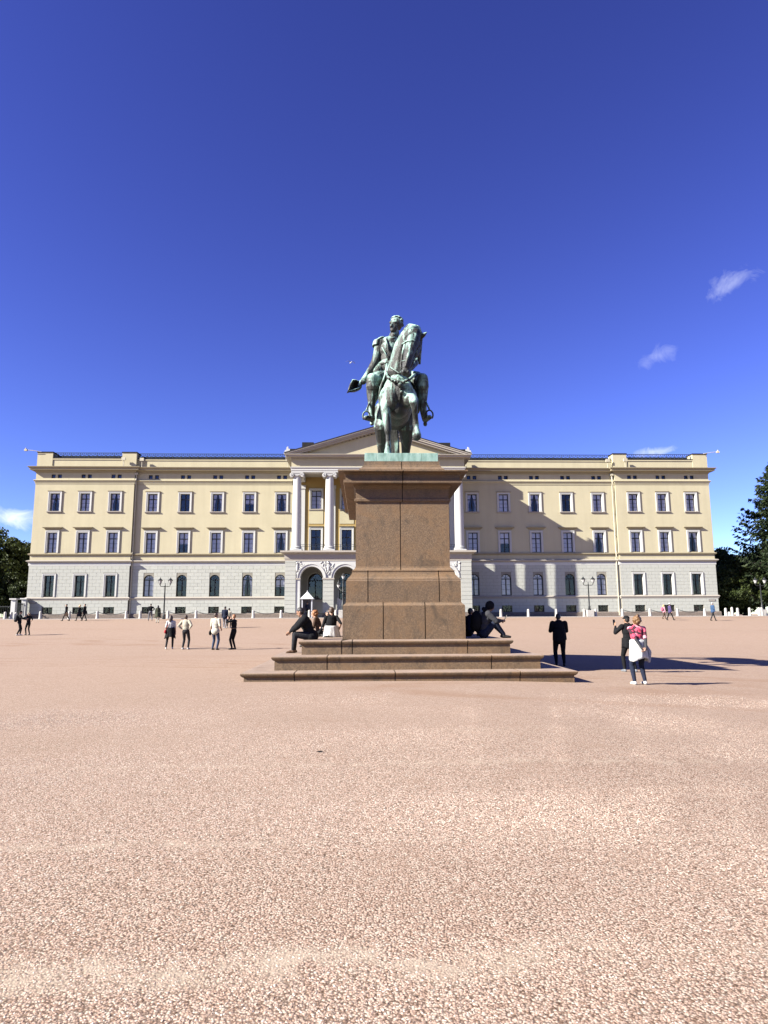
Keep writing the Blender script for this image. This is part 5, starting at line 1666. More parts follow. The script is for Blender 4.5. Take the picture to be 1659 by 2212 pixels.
treepx('rounded tree peeping past the shaded palace side', 1, 1565, 101, .9, .8, 1.02)
treepx('low leafy tree at the foot of the spruce', 2, 1612, 93, 1.02, 3.1, .9)
treepx('broadleaf tree in the deep shade behind the spruce', 0, 1650, 104, 1.0, 1.1, .9)
treepx('leafy bush tree nearest the palace end wall', 2, 1572, 91.5, .74, 5.2, .95)
treepx('leafy tree beyond the lamp under the spruce', 1, 1720, 96, .95, 2.6, .9)
def spruce(label, x, y, h, cr, seed):
    rg = random.Random(seed)
    t = thing('spruce_tree', label, 'tree', (x, y, 1.34))
    tr = MB(); tr.tube([(0, 0, -.3), (0, 0, h * .5), (0, 0, h)], [.42, .27, .03], 10)
    cw = MB()
    n = 240
    for k in range(n):
        f = (k + .5) / n
        z = h * (.10 + .89 * f ** .92)
        L = cr * (1 - f) ** .8 * rg.uniform(.62, 1.12) + .25
        a = k * 2.399 + rg.uniform(-.4, .4)
        droop = rg.uniform(.10, .26)
        pts = []
        for i in range(7):
            u = i / 6
            pts.append(Vector((L * u * math.cos(a), L * u * math.sin(a), z - droop * L * math.sin(u * 2.2) + .16 * L * u ** 4)))
        tr.tube(pts, [.07 * (1 - .13 * i) * max(.4, L / cr) for i in range(7)], 4)
        for i in range(1, 7):
            m_ = int(8 + L * 2.6)
            for _ in range(m_):
                u = (i - rg.random()) / 6
                j = min(5, int(u * 6))
                c = pts[j].lerp(pts[j + 1], u * 6 - j)
                sp = .16 * L * (1 - u * .75) + .10
                side = Vector((-math.sin(a), math.cos(a), 0)) * rg.gauss(0, sp)
                p = c + side + Vector((0, 0, -abs(rg.gauss(0, .22)) + .05))
                d = Vector((math.cos(a) * .5, math.sin(a) * .5, 0)) + side.normalized() * rg.uniform(0, .8) + Vector((0, 0, rg.uniform(-.9, .2)))
                d.normalize()
                s = rg.uniform(.3, .62)
                w = d.cross(Vector((rg.gauss(0, 1), rg.gauss(0, 1), rg.gauss(0, 1)))).normalized() * s * .24
                cw.add([p - d * s * .3, p + w, p + d * s * .7, p - w], [(0, 1, 2, 3)])
    tr.build('trunk', 'bark', t, smooth=True); cw.build('crown', 'leaf_needle', t)
p = at_Y(1700, 1330, 90); spruce('tall dark spruce with drooping tiers and upturned branch tips', p.x, 90, 21.5, 9.0, 3)

# ------------------------------------------------------------------ gull
simple('gull_white', (0.82, 0.82, 0.80), 0.7, 0.05)
simple('gull_grey', (0.5, 0.52, 0.55), 0.7, 0.05)
gp = at_Y(758, 783, 110)
gull = thing('gull', 'white gull gliding with spread wings in the blue sky', 'bird', gp, .5)
gb = Prims()
gb.cap((0, -.22, 0), .07, (0, .18, 0), .085, 'w'); gb.cap((0, -.22, 0), .06, (0, -.32, .03), .055, 'w'); gb.cap((0, .18, 0), .07, (0, .4, .0), .03, 'w')
inst('body', gb.skin('body', .02, {'w': 'gull_white'}, 1), gull)
for s in (-1, 1):
    m = MB()
    rib = [(0.05, -.14, .02, .18, .02), (.35, -.2, .16, .2, .02), (.62, -.08, .14, .17, .015), (.92, .12, .02, .06, .008)]
    vs = []
    for x, y, z, c, th in rib:
        vs += [(s * x, y, z), (s * x, y + c * .4, z + th), (s * x, y + c, z), (s * x, y + c * .4, z - th)]
    m.add(vs, [(i * 4 + j, i * 4 + (j + 1) % 4, (i + 1) * 4 + (j + 1) % 4, (i + 1) * 4 + j) for i in range(3) for j in range(4)] + [(12, 13, 14, 15)])
    m.build('wing', 'gull_grey', gull, smooth=True)
m = MB(); m.add([(-.03, .32, 0), (.03, .32, 0), (.1, .52, 0), (-.1, .52, 0), (-.03, .32, .015), (.03, .32, .015), (.1, .52, .01), (-.1, .52, .01)], [(0, 3, 2, 1), (4, 5, 6, 7), (0, 1, 5, 4), (1, 2, 6, 5), (2, 3, 7, 6), (3, 0, 4, 7)]); m.build('tail', 'gull_white', gull)
# ------------------------------------------------------------------ people
def cloth(name, col, var=0.25, rough=0.9):
    t = NT(name)
    c = tuple(x * 0.57 for x in col[:3])
    f = t.noise(14, 4, 0.6)
    t.set(Base_Color=t.ramp(f, [(0.3, tuple(x * (1 - var) for x in c)), (0.7, tuple(min(1, x * (1 + var * .6)) for x in c))]), Roughness=rough)
    t.b.inputs['Specular IOR Level'].default_value = 0.15
    t.bump(t.noise(16, 3, 0.55, t.mapping(t.pos(), (1, 1, .6)), .6), 0.6, 0.03)
for n_, c_ in dict(black_cloth=(.012, .012, .014), charcoal_cloth=(.03, .03, .034), navy_cloth=(.02, .026, .05), denim_cloth=(.055, .075, .13), blue_cloth=(.05, .10, .20),
                   white_cloth=(.74, .73, .70), cream_cloth=(.66, .62, .49), beige_cloth=(.50, .46, .36), olive_cloth=(.07, .075, .05), grey_cloth=(.20, .20, .22),
                   lightgrey_cloth=(.50, .50, .52), pink_cloth=(.70, .16, .25), rose_cloth=(.62, .30, .36), purple_cloth=(.09, .07, .17), brown_cloth=(.10, .06, .04), red_cloth=(.45, .03, .04),
                   tan_cloth=(.34, .24, .14), darkgrey_cloth=(.06, .06, .068)).items():
    cloth(n_, c_)
def floral():
    t = NT('floral_cloth')
    v = t.node('ShaderNodeTexVoronoi', {'Scale': 13.0, 'Randomness': 1.0}); t.l.new(t.pos(), v.inputs['Vector'])
    sp = t.node('ShaderNodeSeparateColor'); t.l.new(v.outputs['Color'], sp.inputs[0])
    c = t.ramp(sp.outputs[0], [(0.0, (.46, .045, .085)), (0.34, (.50, .075, .12)), (0.5, (.06, .006, .016)), (0.68, (.48, .19, .23)), (0.76, (.03, .006, .012))], 'CONSTANT')
    t.set(Base_Color=c, Roughness=0.9)
floral()
for n_, c_ in dict(skin_light=(.52, .31, .22), skin_tan=(.40, .22, .14), shoe_dark=(.02, .018, .016), shoe_white=(.70, .68, .64), shoe_brown=(.13, .07, .035), shoe_grey=(.20, .21, .23)).items():
    simple(n_, c_, 0.6, 0.1, 20)
for n_, c_ in dict(hair_dark=(.014, .010, .008), hair_brown=(.05, .028, .016), hair_blond=(.42, .26, .10), hair_grey=(.35, .33, .31), hair_auburn=(.20, .075, .02), hair_chestnut=(.13, .065, .022)).items():
    t_ = NT(n_)
    t_.set(Base_Color=t_.ramp(t_.noise(40, 4, .7, t_.mapping(t_.pos(), (1, 1, .3))), [(0.3, tuple(x * .45 for x in c_)), (0.7, tuple(min(1, x * 1.3) for x in c_))]), Roughness=0.55)
    t_.bump(t_.noise(60, 3, .6, t_.mapping(t_.pos(), (1, 1, .25))), .6, .02)
simple('eye_dark', (0.02, 0.015, 0.012), 0.3)
simple('phone_black', (0.012, 0.012, 0.013), 0.25)

def ik(a, c, l1, l2, pole):
    a, c, pole = Vector(a), Vector(c), Vector(pole)
    d = c - a
    L = min(d.length, (l1 + l2) * .999)
    d.normalize()
    x = (L * L + l1 * l1 - l2 * l2) / (2 * L)
    h = math.sqrt(max(0, l1 * l1 - x * x))
    p = pole - d * pole.dot(d)
    p = p.normalized() if p.length > 1e-5 else d.orthogonal().normalized()
    return a + d * x + p * h
def hand(pr, w, dirv, palm_n, side, t, curl=.5, k=1.0):
    """palm, four unequal bent fingers and a thumb leaving the side of the palm"""
    d = Vector(dirv).normalized(); n = Vector(palm_n); n = (n - d * n.dot(d)).normalized(); s = d.cross(n) * side
    w = Vector(w)
    R3 = Matrix((s, n, d)).transposed()
    pr.ell(w + d * .05 * k, (.040 * k, .017 * k, .052 * k), t, R3)
    for i, ln in enumerate((.068, .076, .070, .055)):
        b = w + d * .088 * k + s * (.028 - .0185 * i) * k
        m = b + (d * math.cos(curl * .6) + n * math.sin(curl * .6)) * ln * .55 * k
        e = m + (d * math.cos(curl * 1.5) + n * math.sin(curl * 1.5)) * ln * .5 * k
        pr.chain([(b, .0105 * k), (m, .0095 * k), (e, .008 * k)], t)
    b = w + d * .03 * k + s * .032 * k
    m = b + (d * .6 + s * .7 + n * .25).normalized() * .036 * k
    pr.chain([(b, .0135 * k), (m, .0115 * k), (m + (d * .85 + s * .15 + n * .4).normalized() * .03 * k, .009 * k)], t)

def person(label, pos, heading, H=1.74, top='black_cloth', legs='charcoal_cloth', shoe='shoe_dark', skin='skin_light', hair='hair_dark', hairstyle='short',
           sleeves='long', feet=None, wrists=None, poles=None, knees=None, pelvis=(0, 0, .93), neck=(0, .0, 1.47), head=(0, .03, 1.63), face=(0, 1, 0), bulk=1.0, loose=1.0,
           voxel=.02, forearm=None, shoes_h=.08, shr=None, handdir=None, extra=None, flare=0.0, sit=False, chest=None, group='people on the square'):
    t = thing('person', label, 'person', pos, heading, group)
    k = H / 1.75
    t.scale = (k, k, k)
    P_ = Prims()
    pelvis, neck, head = Vector(pelvis), Vector(neck), Vector(head)
    feet = feet or [(-.11, 0, .08), (.11, 0, .08)]
    wrists = wrists or [(-.27, .06, .86), (.27, .06, .86)]
    poles = poles or [(-.4, -1, 0), (.4, -1, 0)]
    knees = knees or [(-.1, 1, 0), (.1, 1, 0)]
    sp = (neck - pelvis).normalized()
    rt = Vector(shr).normalized() if shr else Vector((1, 0, 0))
    rt = (rt - sp * rt.dot(sp)).normalized()
    fwd = sp.cross(rt) * -1
    fwd = rt.cross(sp) * -1
    Rt = Matrix((rt, sp.cross(rt), sp)).transposed()
    b = bulk
    tp = 'top'
    P_.ell(pelvis + sp * .0, (.168 * b, .125 * b, .135), 'legs', Rt)
    P_.ell(pelvis.lerp(neck, .30), (.155 * b, .118 * b, .17), tp, Rt)
    P_.ell(pelvis.lerp(neck, .60), (.172 * b, .128 * b, .20), tp, Rt)
    P_.ell(pelvis.lerp(neck, .82), (.168 * b, .112 * b, .12), tp, Rt)
    if flare:
        P_.ell(pelvis + sp * -.04, (.178 * b + flare, .14 * b + flare, .16 + flare), tp, Rt)
    sh = [neck - sp * .055 - rt * .175 * b, neck - sp * .055 + rt * .175 * b]
    P_.cap(sh[0], .062 * b, sh[1], .062 * b, tp)
    P_.cap(neck - rt * .06 + sp * -.005, .05 * b, neck + rt * .06 + sp * -.005, .05 * b, tp)
    for i in (0, 1):                            # arms
        s = (-1, 1)[i]
        w = Vector(wrists[i])
        e = ik(sh[i], w, .285, .255, poles[i])
        lo = loose
        P_.chain([(sh[i], .060 * b * lo), (sh[i].lerp(e, .45), .054 * b * lo), (e, .044 * b * lo)], tp)
        ft = tp if sleeves == 'long' else (forearm or 'skin')
        w2 = sh[i] + (w - sh[i])
        P_.chain([(e, .044 * b * (lo if sleeves == 'long' else .95)), (e.lerp(w, .4), .041 * b * (lo if sleeves == 'long' else .9)), (w, .028 * (1.12 if sleeves == 'long' else 1.0))], ft)
        dv = Vector(handdir[i]) if handdir and handdir[i] else (w - e)
        hand(P_, w, dv, Vector((-s * .9, .35, 0)) if not handdir else Vector((-s * .5, .3, .5)), -s, 'skin', .7)
    for i in (0, 1):                            # legs
        s = (-1, 1)[i]
        hp = pelvis + rt * s * .092 * b - sp * .03
        f = Vector(feet[i])
        kn = ik(hp, f, .435, .42, knees[i])
        P_.chain([(hp, .092 * b), (hp.lerp(kn, .5), .080 * b), (kn, .060 * b)], 'legs')
        P_.chain([(kn, .060 * b), (kn.lerp(f, .35), .058 * b), (f + Vector((0, 0, .03)), .047)], 'legs')
        td = Vector((Vector(knees[i]).x * .5, max(.2, Vector(knees[i]).y), 0)).normalized()
        P_.cap(f + Vector((0, 0, -.01)), .042, f + td * -.04 + Vector((0, 0, -.038)), .038, 'shoe')
        P_.chain([(f + td * -.03 + Vector((0, 0, -.042)), .038), (f + td * .10 + Vector((0, 0, -.040)), .040), (f + td * .165 + Vector((0, 0, -.048)), .030)], 'shoe')
    # neck, head with brow, nose, chin, ears and eyes
    P_.cap(neck - sp * .03, .056, head - Vector((0, 0, .06)), .052, 'skin')
    fc = Vector(face).normalized()
    sd = fc.cross(Vector((0, 0, 1))).normalized()
    up = sd.cross(fc)
    Rh = Matrix((sd, fc, up)).transposed()
    P_.ell(head + fc * -.012 + up * .022, (.077, .097, .098), 'skin', Rh)
    P_.ell(head + fc * .022 + up * -.045, (.060, .070, .075), 'skin', Rh)
    P_.ell(head + fc * .058 + up * -.098, (.030, .026, .022), 'skin', Rh)
    P_.chain([(head + fc * .085 + up * .012, .011), (head + fc * .108 + up * -.022, .014), (head + fc * .09 + up * -.03, .014)], 'skin')
    P_.cap(head + fc * .08 + up * .022 - sd * .035, .013, head + fc * .08 + up * .022 + sd * .035, .013, 'skin')
    P_.cap(head + fc * .078 + up * -.066 - sd * .02, .010, head + fc * .078 + up * -.066 + sd * .02, .010, 'skin')
    for s in (-1, 1):
        P_.ell(head + sd * s * .079 + fc * -.01 + up * -.012, (.011, .02, .032), 'skin', Rh)
        P_.ell(head + sd * s * .031 + fc * .086 + up * .004, (.013, .008, .008), 'eye', Rh)
    if extra: extra(P_)
    tags = {'top': top, 'legs': legs, 'shoe': shoe, 'skin': skin, 'eye': 'eye_dark'}
    if forearm: tags[forearm] = forearm
    inst('body', P_.skin('body', voxel, tags, 1), t)
    # hair
    Hh = Prims()
    rg = random.Random(hash(label) % 1000 if False else len(label))
    if hairstyle != 'none':
        Hh.ell(head + fc * -.022 + up * .036, (.083, .098, .093), 'h', Rh)
        if hairstyle in ('short', 'cap'):
            Hh.ell(head + fc * -.05 + up * -.01, (.075, .06, .075), 'h', Rh)
        if hairstyle == 'bob':
            Hh.ell(head + fc * -.04 + up * .01, (.105, .105, .125), 'h', Rh)
            for q in range(26):
                a = rg.uniform(0, 6.28); z = rg.uniform(-.5, 1)
                d = sd * math.cos(a) * math.sqrt(max(0, 1 - z * z * .8)) * .1 + fc * math.sin(a) * math.sqrt(max(0, 1 - z * z * .8)) * .1 + up * z * .12
                if d.dot(fc) > .045: continue
                Hh.ell(head + fc * -.04 + up * .012 + d, (.03, .03, .035), 'h')
        if hairstyle == 'long':
            Hh.chain([(head + fc * -.05 + up * .02, .085), (head + fc * -.085 + up * -.10, .08), (head + fc * -.10 + up * -.22, .055)], 'h')
            for s in (-1, 1): Hh.chain([(head + sd * s * .055 + up * .03, .045), (head + sd * s * .075 + fc * -.03 + up * -.12, .035)], 'h')
        if hairstyle == 'ponytail':
            Hh.ell(head + fc * -.05 + up * 0, (.076, .06, .08), 'h', Rh)
            Hh.chain([(head + fc * -.10 + up * .06, .035), (head + fc * -.155 + up * .02, .04), (head + fc * -.15 + up * -.14, .025)], 'h')
        if hairstyle == 'hood':
            Hh.ell(head + fc * -.03 + up * .015, (.11, .125, .13), 'h', Rh)
            Hh.chain([(neck + fc * -.06 + up * .03 - sd * .08, .05), (neck + fc * -.11 + up * .03, .06), (neck + fc * -.06 + up * .03 + sd * .08, .05)], 'h')
        inst('hood' if hairstyle == 'hood' else 'hair', Hh.skin('hair', max(.012, voxel * .8), {'h': hair}, 1), t)
    return t, dict(head=head, fc=fc, sd=sd, up=up, Rh=Rh, neck=neck, pelvis=pelvis, k=k)
def part(t, name, fn, mat, voxel=.015):
    Q = Prims(); fn(Q)
    return inst(name, Q.skin(name, voxel, {'a': mat}, 1), t)
def carried(name, label, cat, t, fn, mat, voxel=.015, group=None):
    """a thing held or worn by a person: placed like the person but standing for itself"""
    o = thing(name, label, cat, t.location, t.rotation_euler.z, group)
    o.scale = t.scale
    Q = Prims(); fn(Q)
    inst('body' if cat != 'phone' else 'case', Q.skin(name, voxel, {'a': mat}, 1), o)
    return o
def cap_hat(t, i, mat):
    m = MB()
    h, fc, sd, up = i['head'], i['fc'], i['sd'], i['up']
    Q = Prims()
    Q.ell(h + up * .055 - fc * .012, (.092, .108, .075), 'a', i['Rh'])
    for s in (-.05, -.025, 0, .025, .05):
        Q.cap(h + up * .05 + fc * .07 + sd * s, .016, h + up * .032 + fc * (.175 - abs(s) * .6) + sd * s, .010, 'a')
    inst('cap', Q.skin('cap', .012, {'a': mat}, 1), t)
def skirt(t, name, mat, z0, z1, r0, r1, ys=.75, seed=1, n=40, gap=None, y_off=0.0):
    """hanging cloth round the hips, with folds; gap = angle range left open"""
    rg = random.Random(seed)
    ph = [rg.uniform(0, 6.28) for _ in range(4)]
    vs, fs = [], []
    rows = 9
    for j in range(rows):
        u = j / (rows - 1)
        for i in range(n):
            a = 2 * math.pi * i / n
            r = r0 + (r1 - r0) * u
            r *= 1 + u * (.10 * math.sin(3 * a + ph[0]) + .07 * math.sin(7 * a + ph[1]) + .04 * math.sin(12 * a + ph[2]))
            z = z0 + (z1 - z0) * u * (1 + .10 * math.sin(2 * a + ph[3]))
            vs.append((r * math.cos(a), r * ys * math.sin(a) + y_off, z))
    for j in range(rows - 1):
        for i in range(n):
            fs.append((j * n + i, j * n + (i + 1) % n, (j + 1) * n + (i + 1) % n, (j + 1) * n + i))
    m = MB(); m.add(vs, fs)
    o = m.build(name, mat, t, smooth=True)
    md = o.modifiers.new('t', 'SOLIDIFY'); md.thickness = .012
    return o
BACK = 0.0                                       # facing away from the camera (towards the palace)
FRONT = math.pi
def hd(deg):                                    # 0 faces the palace, 90 faces left, -90 faces right
    return R(deg)
STANDF = [(-.12, .02, .08), (.12, -.03, .08)]

# woman in the floral top, hands behind her back
t, i = person('woman in pink floral top, white jacket round her waist, hands clasped behind her', at_ground(1383, 1479), hd(8), 1.69, 'floral_cloth', 'navy_cloth', 'shoe_white', 'skin_light', 'hair_chestnut', 'bob',
              sleeves='short', forearm='darkgrey_cloth', feet=[(-.15, 0, .08), (.15, .02, .08)], wrists=[(-.05, -.27, .93), (.06, -.285, .90)], poles=[(-1, -.15, .1), (1, -.15, .1)],
              neck=(0, .015, 1.47), head=(.0, .03, 1.62), face=(-.15, 1, -.05), bulk=1.1, voxel=.011, handdir=[(.9, -.1, -.45), (-.8, -.2, -.5)])
skirt(t, 'tied_jacket', 'white_cloth', 1.13, .63, .195, .235, .80, 4, y_off=-.01)
part(t, 'jacket_waist', lambda Q: (Q.ell((0, 0, 1.09), (.20, .152, .10), 'a'), Q.chain([((-.17, .02, 1.06), .05), ((0, .15, 1.04), .05), ((.17, .02, 1.06), .05)], 'a')), 'white_cloth')
part(t, 'jacket_sleeve', lambda Q: Q.chain([((.20, 0, 1.0), .05), ((.30, -.02, .82), .055), ((.27, -.02, .60), .05)], 'a'), 'lightgrey_cloth')
# man in black cap photographing with a phone
t, i = person('man in black cap and jacket raising a phone to photograph the palace', at_ground(1362, 1452), hd(12), 1.74, 'black_cloth', 'black_cloth', 'shoe_grey', 'skin_tan', 'hair_dark', 'short',
              feet=[(-.13, .10, .08), (.15, -.05, .08)], wrists=[(-.27, .26, 1.40), (.17, .22, 1.30)], poles=[(-.6, -.4, -1), (.8, -.3, -1)], neck=(0, .03, 1.46), head=(0, .06, 1.61), bulk=1.12, loose=1.2, flare=.02, voxel=.012,
              handdir=[(0.05, .3, 1), (0, .3, 1)])
cap_hat(t, i, 'black_cloth')
skirt(t, 'jacket_hem', 'black_cloth', 1.05, .74, .205, .225, .76, 8)
carried('phone', 'black phone held up by the man in the cap', 'phone', t, lambda Q: [Q.cap((-.30 + .02 * q, .31, 1.44), .01, (-.30 + .02 * q, .34, 1.61), .01, 'a') for q in range(4)], 'phone_black', .008)
# man in black, standing
t, i = person('man all in black standing with both hands raised to his chest', at_ground(1211, 1439), hd(-5), 1.77, 'black_cloth', 'black_cloth', 'shoe_dark', 'skin_tan', 'hair_dark', 'short',
              feet=[(-.13, 0, .08), (.13, .02, .08)], wrists=[(-.10, .30, 1.22), (.10, .30, 1.22)], poles=[(-.8, -.35, -1), (.8, -.35, -1)], neck=(0, .02, 1.47), head=(0, .07, 1.61), face=(0, 1, -.35), bulk=1.18, loose=1.28, flare=.015, voxel=.012)
skirt(t, 'jacket_hem', 'black_cloth', 1.22, .84, .205, .212, .78, 9)
# --- group between lamp post and pedestal
t, i = person('woman in white top with dark jacket round her waist and red bag', at_ground(367, 1402), hd(15), 1.66, 'white_cloth', 'charcoal_cloth', 'shoe_white', 'skin_light', 'hair_brown', 'long',
              sleeves='short', feet=[(-.20, -.06, .08), (.12, .08, .08)], wrists=[(-.22, .10, .95), (.25, .02, .85)], face=(.5, 1, 0), voxel=.016)
skirt(t, 'tied_jacket', 'black_cloth', 1.12, .58, .185, .26, .85, 6)
carried('shoulder_bag', 'small red shoulder bag on the woman in the white top', 'bag', t, lambda Q: (Q.ell((-.27, -.05, .90), (.06, .10, .10), 'a'), Q.chain([((-.27, -.05, .95), .012), ((-.1, -.12, 1.3), .012), ((.12, -.02, 1.5), .012)], 'a')), 'red_cloth', .012)
t, i = person('man in beige sweater standing with both hands on his hips', at_ground(400, 1403), hd(-12), 1.70, 'beige_cloth', 'charcoal_cloth', 'shoe_white', 'skin_tan', 'hair_brown', 'short',
              feet=[(-.14, 0, .08), (.14, .03, .08)], wrists=[(-.19, -.02, 1.02), (.19, -.02, 1.02)], poles=[(-1, -.5, 0), (1, -.5, 0)], bulk=1.06, loose=1.25, neck=(-.02, -.02, 1.46), head=(-.02, .02, 1.61), voxel=.016)
t, i = person('man in cream shirt and faded jeans, seen from behind', at_ground(464, 1404), hd(-20), 1.77, 'cream_cloth', 'denim_cloth', 'shoe_dark', 'skin_light', 'hair_brown', 'short',
              sleeves='short', feet=[(-.14, .02, .08), (.14, -.04, .08)], wrists=[(-.26, .02, .88), (.22, .16, .98)], bulk=1.08, loose=1.25, flare=.02, face=(.4, 1, 0), voxel=.016)
carried('crossbody_bag', 'dark crossbody bag hanging beside the man in the cream shirt', 'bag', t, lambda Q: (Q.ell((-.27, -.02, .80), (.05, .10, .12), 'a'), Q.chain([((-.27, 0, .9), .012), ((-.16, -.13, 1.25), .012), ((.05, -.06, 1.5), .012)], 'a')), 'black_cloth', .014)
t, i = person('woman in black with tan belt lifting a phone to her face', at_ground(504, 1403), hd(70), 1.70, 'black_cloth', 'black_cloth', 'shoe_dark', 'skin_light', 'hair_auburn', 'short',
              feet=[(-.1, .03, .08), (.1, -.03, .08)], wrists=[(-.13, .26, 1.50), (.13, .26, 1.50)], poles=[(-1, -.1, -.6), (1, -.1, -.6)], bulk=1.04, voxel=.016, handdir=[(0, .2, 1), (0, .2, 1)])
part(t, 'belt', lambda Q: Q.ell((0, 0, 1.06), (.185, .14, .035), 'a'), 'tan_cloth')
t, i = person('man in blue jacket and grey jeans walking with the woman in the pale blouse', at_ground(485, 1357), hd(-10), 1.80, 'navy_cloth', 'grey_cloth', 'shoe_white', 'skin_tan', 'hair_dark', 'short',
              feet=[(-.12, .12, .08), (.12, -.14, .08)], bulk=1.1, loose=1.2, flare=.015, voxel=.02)
t, i = person('woman in pale blouse and dark trousers beside the man in the blue jacket', at_ground(494, 1356), hd(-10), 1.64, 'cream_cloth', 'black_cloth', 'shoe_white', 'skin_light', 'hair_dark', 'short',
              feet=[(-.1, -.12, .08), (.1, .12, .08)], bulk=.96, voxel=.02)
# --- far left pair and strollers
t, i = person('man in black cap carrying a dark backpack, reaching an arm forward', at_ground(40, 1373), hd(-55), 1.76, 'black_cloth', 'black_cloth', 'shoe_white', 'skin_light', 'hair_dark', 'short',
              feet=[(-.1, .10, .08), (.1, -.12, .08)], wrists=[(-.1, .42, 1.12), (.2, .40, 1.18)], poles=[(-.5, -.5, -1), (.5, -.5, -1)], bulk=1.1, loose=1.15, voxel=.02)
cap_hat(t, i, 'black_cloth')
carried('backpack', 'dark backpack worn by the man in the black cap', 'backpack', t, lambda Q: (Q.ell((0, -.22, 1.20), (.16, .12, .25), 'a'), Q.ell((0, -.28, 1.08), (.13, .09, .13), 'a')), 'charcoal_cloth', .02)
t, i = person('woman in black top and leggings with her hair tied up, beside the backpack man', at_ground(59.5, 1372), hd(60), 1.64, 'black_cloth', 'black_cloth', 'shoe_dark', 'skin_light', 'hair_brown', 'ponytail',
              sleeves='short', feet=[(-.13, .02, .08), (.13, -.02, .08)], wrists=[(-.15, .2, 1.42), (.2, .12, .98)], poles=[(-1, -.2, -.5), (1, -.5, 0)], bulk=.97, voxel=.02)
def stroll(ph):
    return [(-.10, .30 * ph, .09), (.10, -.32 * ph, .10)]
t, i = person('man in black walking alone with a briefcase past the basement window', at_ground(142, 1341.5), hd(90), 1.77, 'black_cloth', 'black_cloth', 'shoe_dark', 'skin_light', 'hair_dark', 'short', feet=stroll(1), wrists=[(-.25, -.15, .9), (.25, .12, .88)], loose=1.2, flare=.02, voxel=.024)
carried('briefcase', 'brown briefcase carried by the man walking alone', 'briefcase', t, lambda Q: [Q.cap((-.27, -.32 + .07 * q, .55), .035, (-.27, -.32 + .07 * q, .75), .035, 'a') for q in range(6)], 'brown_cloth', .02)
t, i = person('blond woman in long dark coat walking beside a man', at_ground(170.5, 1341), hd(85), 1.66, 'charcoal_cloth', 'charcoal_cloth', 'shoe_dark', 'skin_light', 'hair_blond', 'bob', feet=stroll(.9), loose=1.25, flare=.03, voxel=.024)
skirt(t, 'coat_skirt', 'charcoal_cloth', 1.05, .52, .2, .30, .85, 12)
t, i = person('man in black coat walking beside the blond woman', at_ground(182, 1341), hd(85), 1.78, 'black_cloth', 'black_cloth', 'shoe_dark', 'skin_light', 'hair_dark', 'short', feet=stroll(-.9), loose=1.3, flare=.035, voxel=.024)
skirt(t, 'coat_skirt', 'black_cloth', 1.05, .72, .2, .28, .85, 14)
t, i = person('man in dark jacket and grey trousers next to the lit lamp post', at_ground(324.5, 1341.5), hd(20), 1.78, 'black_cloth', 'grey_cloth', 'shoe_brown', 'skin_light', 'hair_dark', 'short', feet=[(-.18, .1, .08), (.16, -.05, .08)], wrists=[(-.2, .1, 1.0), (.19, -.02, 1.03)], poles=[(-1, -.5, 0), (1, -.5, 0)], loose=1.25, voxel=.024)
t, i = person('woman in olive coat and pale trousers by the lamp post', at_ground(340, 1345.5), hd(10), 1.68, 'olive_cloth', 'cream_cloth', 'shoe_dark', 'skin_light', 'hair_dark', 'long', feet=[(-.1, .02, .08), (.1, -.02, .08)], loose=1.25, flare=.03, voxel=.024)
skirt(t, 'coat_skirt', 'olive_cloth', 1.05, .55, .2, .29, .85, 15)
# --- far right strollers
t, i = person('girl in pink jacket walking with someone in a purple jacket', at_ground(1435, 1337), hd(-80), 1.48, 'rose_cloth', 'brown_cloth', 'shoe_brown', 'skin_light', 'hair_blond', 'long', feet=stroll(.9), loose=1.25, flare=.02, voxel=.024)
carried('pink_backpack', 'pale pink bag on the back of the girl in pink', 'backpack', t, lambda Q: Q.ell((0, -.22, 1.2), (.17, .13, .26), 'a'), 'pink_cloth', .02)
t, i = person('person in purple jacket and white cap walking with the girl in pink', at_ground(1448, 1340), hd(-85), 1.68, 'purple_cloth', 'black_cloth', 'shoe_dark', 'skin_light', 'hair_dark', 'short', feet=stroll(-1), loose=1.25, flare=.02, voxel=.024)
cap_hat(t, i, 'white_cloth')
t, i = person('man in blue jacket striding past the palace corner towards the spruce', at_ground(1541, 1341), hd(-80), 1.77, 'blue_cloth', 'charcoal_cloth', 'shoe_dark', 'skin_light', 'hair_grey', 'short', feet=stroll(1.1), loose=1.3, flare=.025, voxel=.024)
# --- sitting on the pedestal steps
def seat_at(px, py, Y, z):
    p = at_Y(px, py, Y); return Vector((p.x, Y, z))
ST3, ST2 = .935, .57
SITF = [(-.13, .45, -.28), (.13, .42, -.28)]
def lower(fs, dz): return [(a, b, c + dz) for a, b, c in fs]
x3 = CX - 2.9
t, i = person('hunched man in black jacket and jeans sitting on the step edge beside the pedestal', Vector((x3 + .22, 19.6, ST3)), hd(98), 1.84, 'black_cloth', 'charcoal_cloth', 'shoe_brown', 'skin_tan', 'hair_dark', 'short',
              pelvis=(0, .0, .12), neck=(0, .20, .61), head=(0, .29, .74), face=(.3, 1, -.5), feet=[(-.13, .47, -.28), (.13, .42, -.28)], knees=[(-.15, .6, 1), (.15, .6, 1)], wrists=[(-.1, .55, .22), (.1, .56, .2)], poles=[(-1, -.3, -.3), (1, -.3, -.3)], bulk=1.3, loose=1.4, flare=.03, voxel=.012, sit=True, group='people sitting on the pedestal steps')
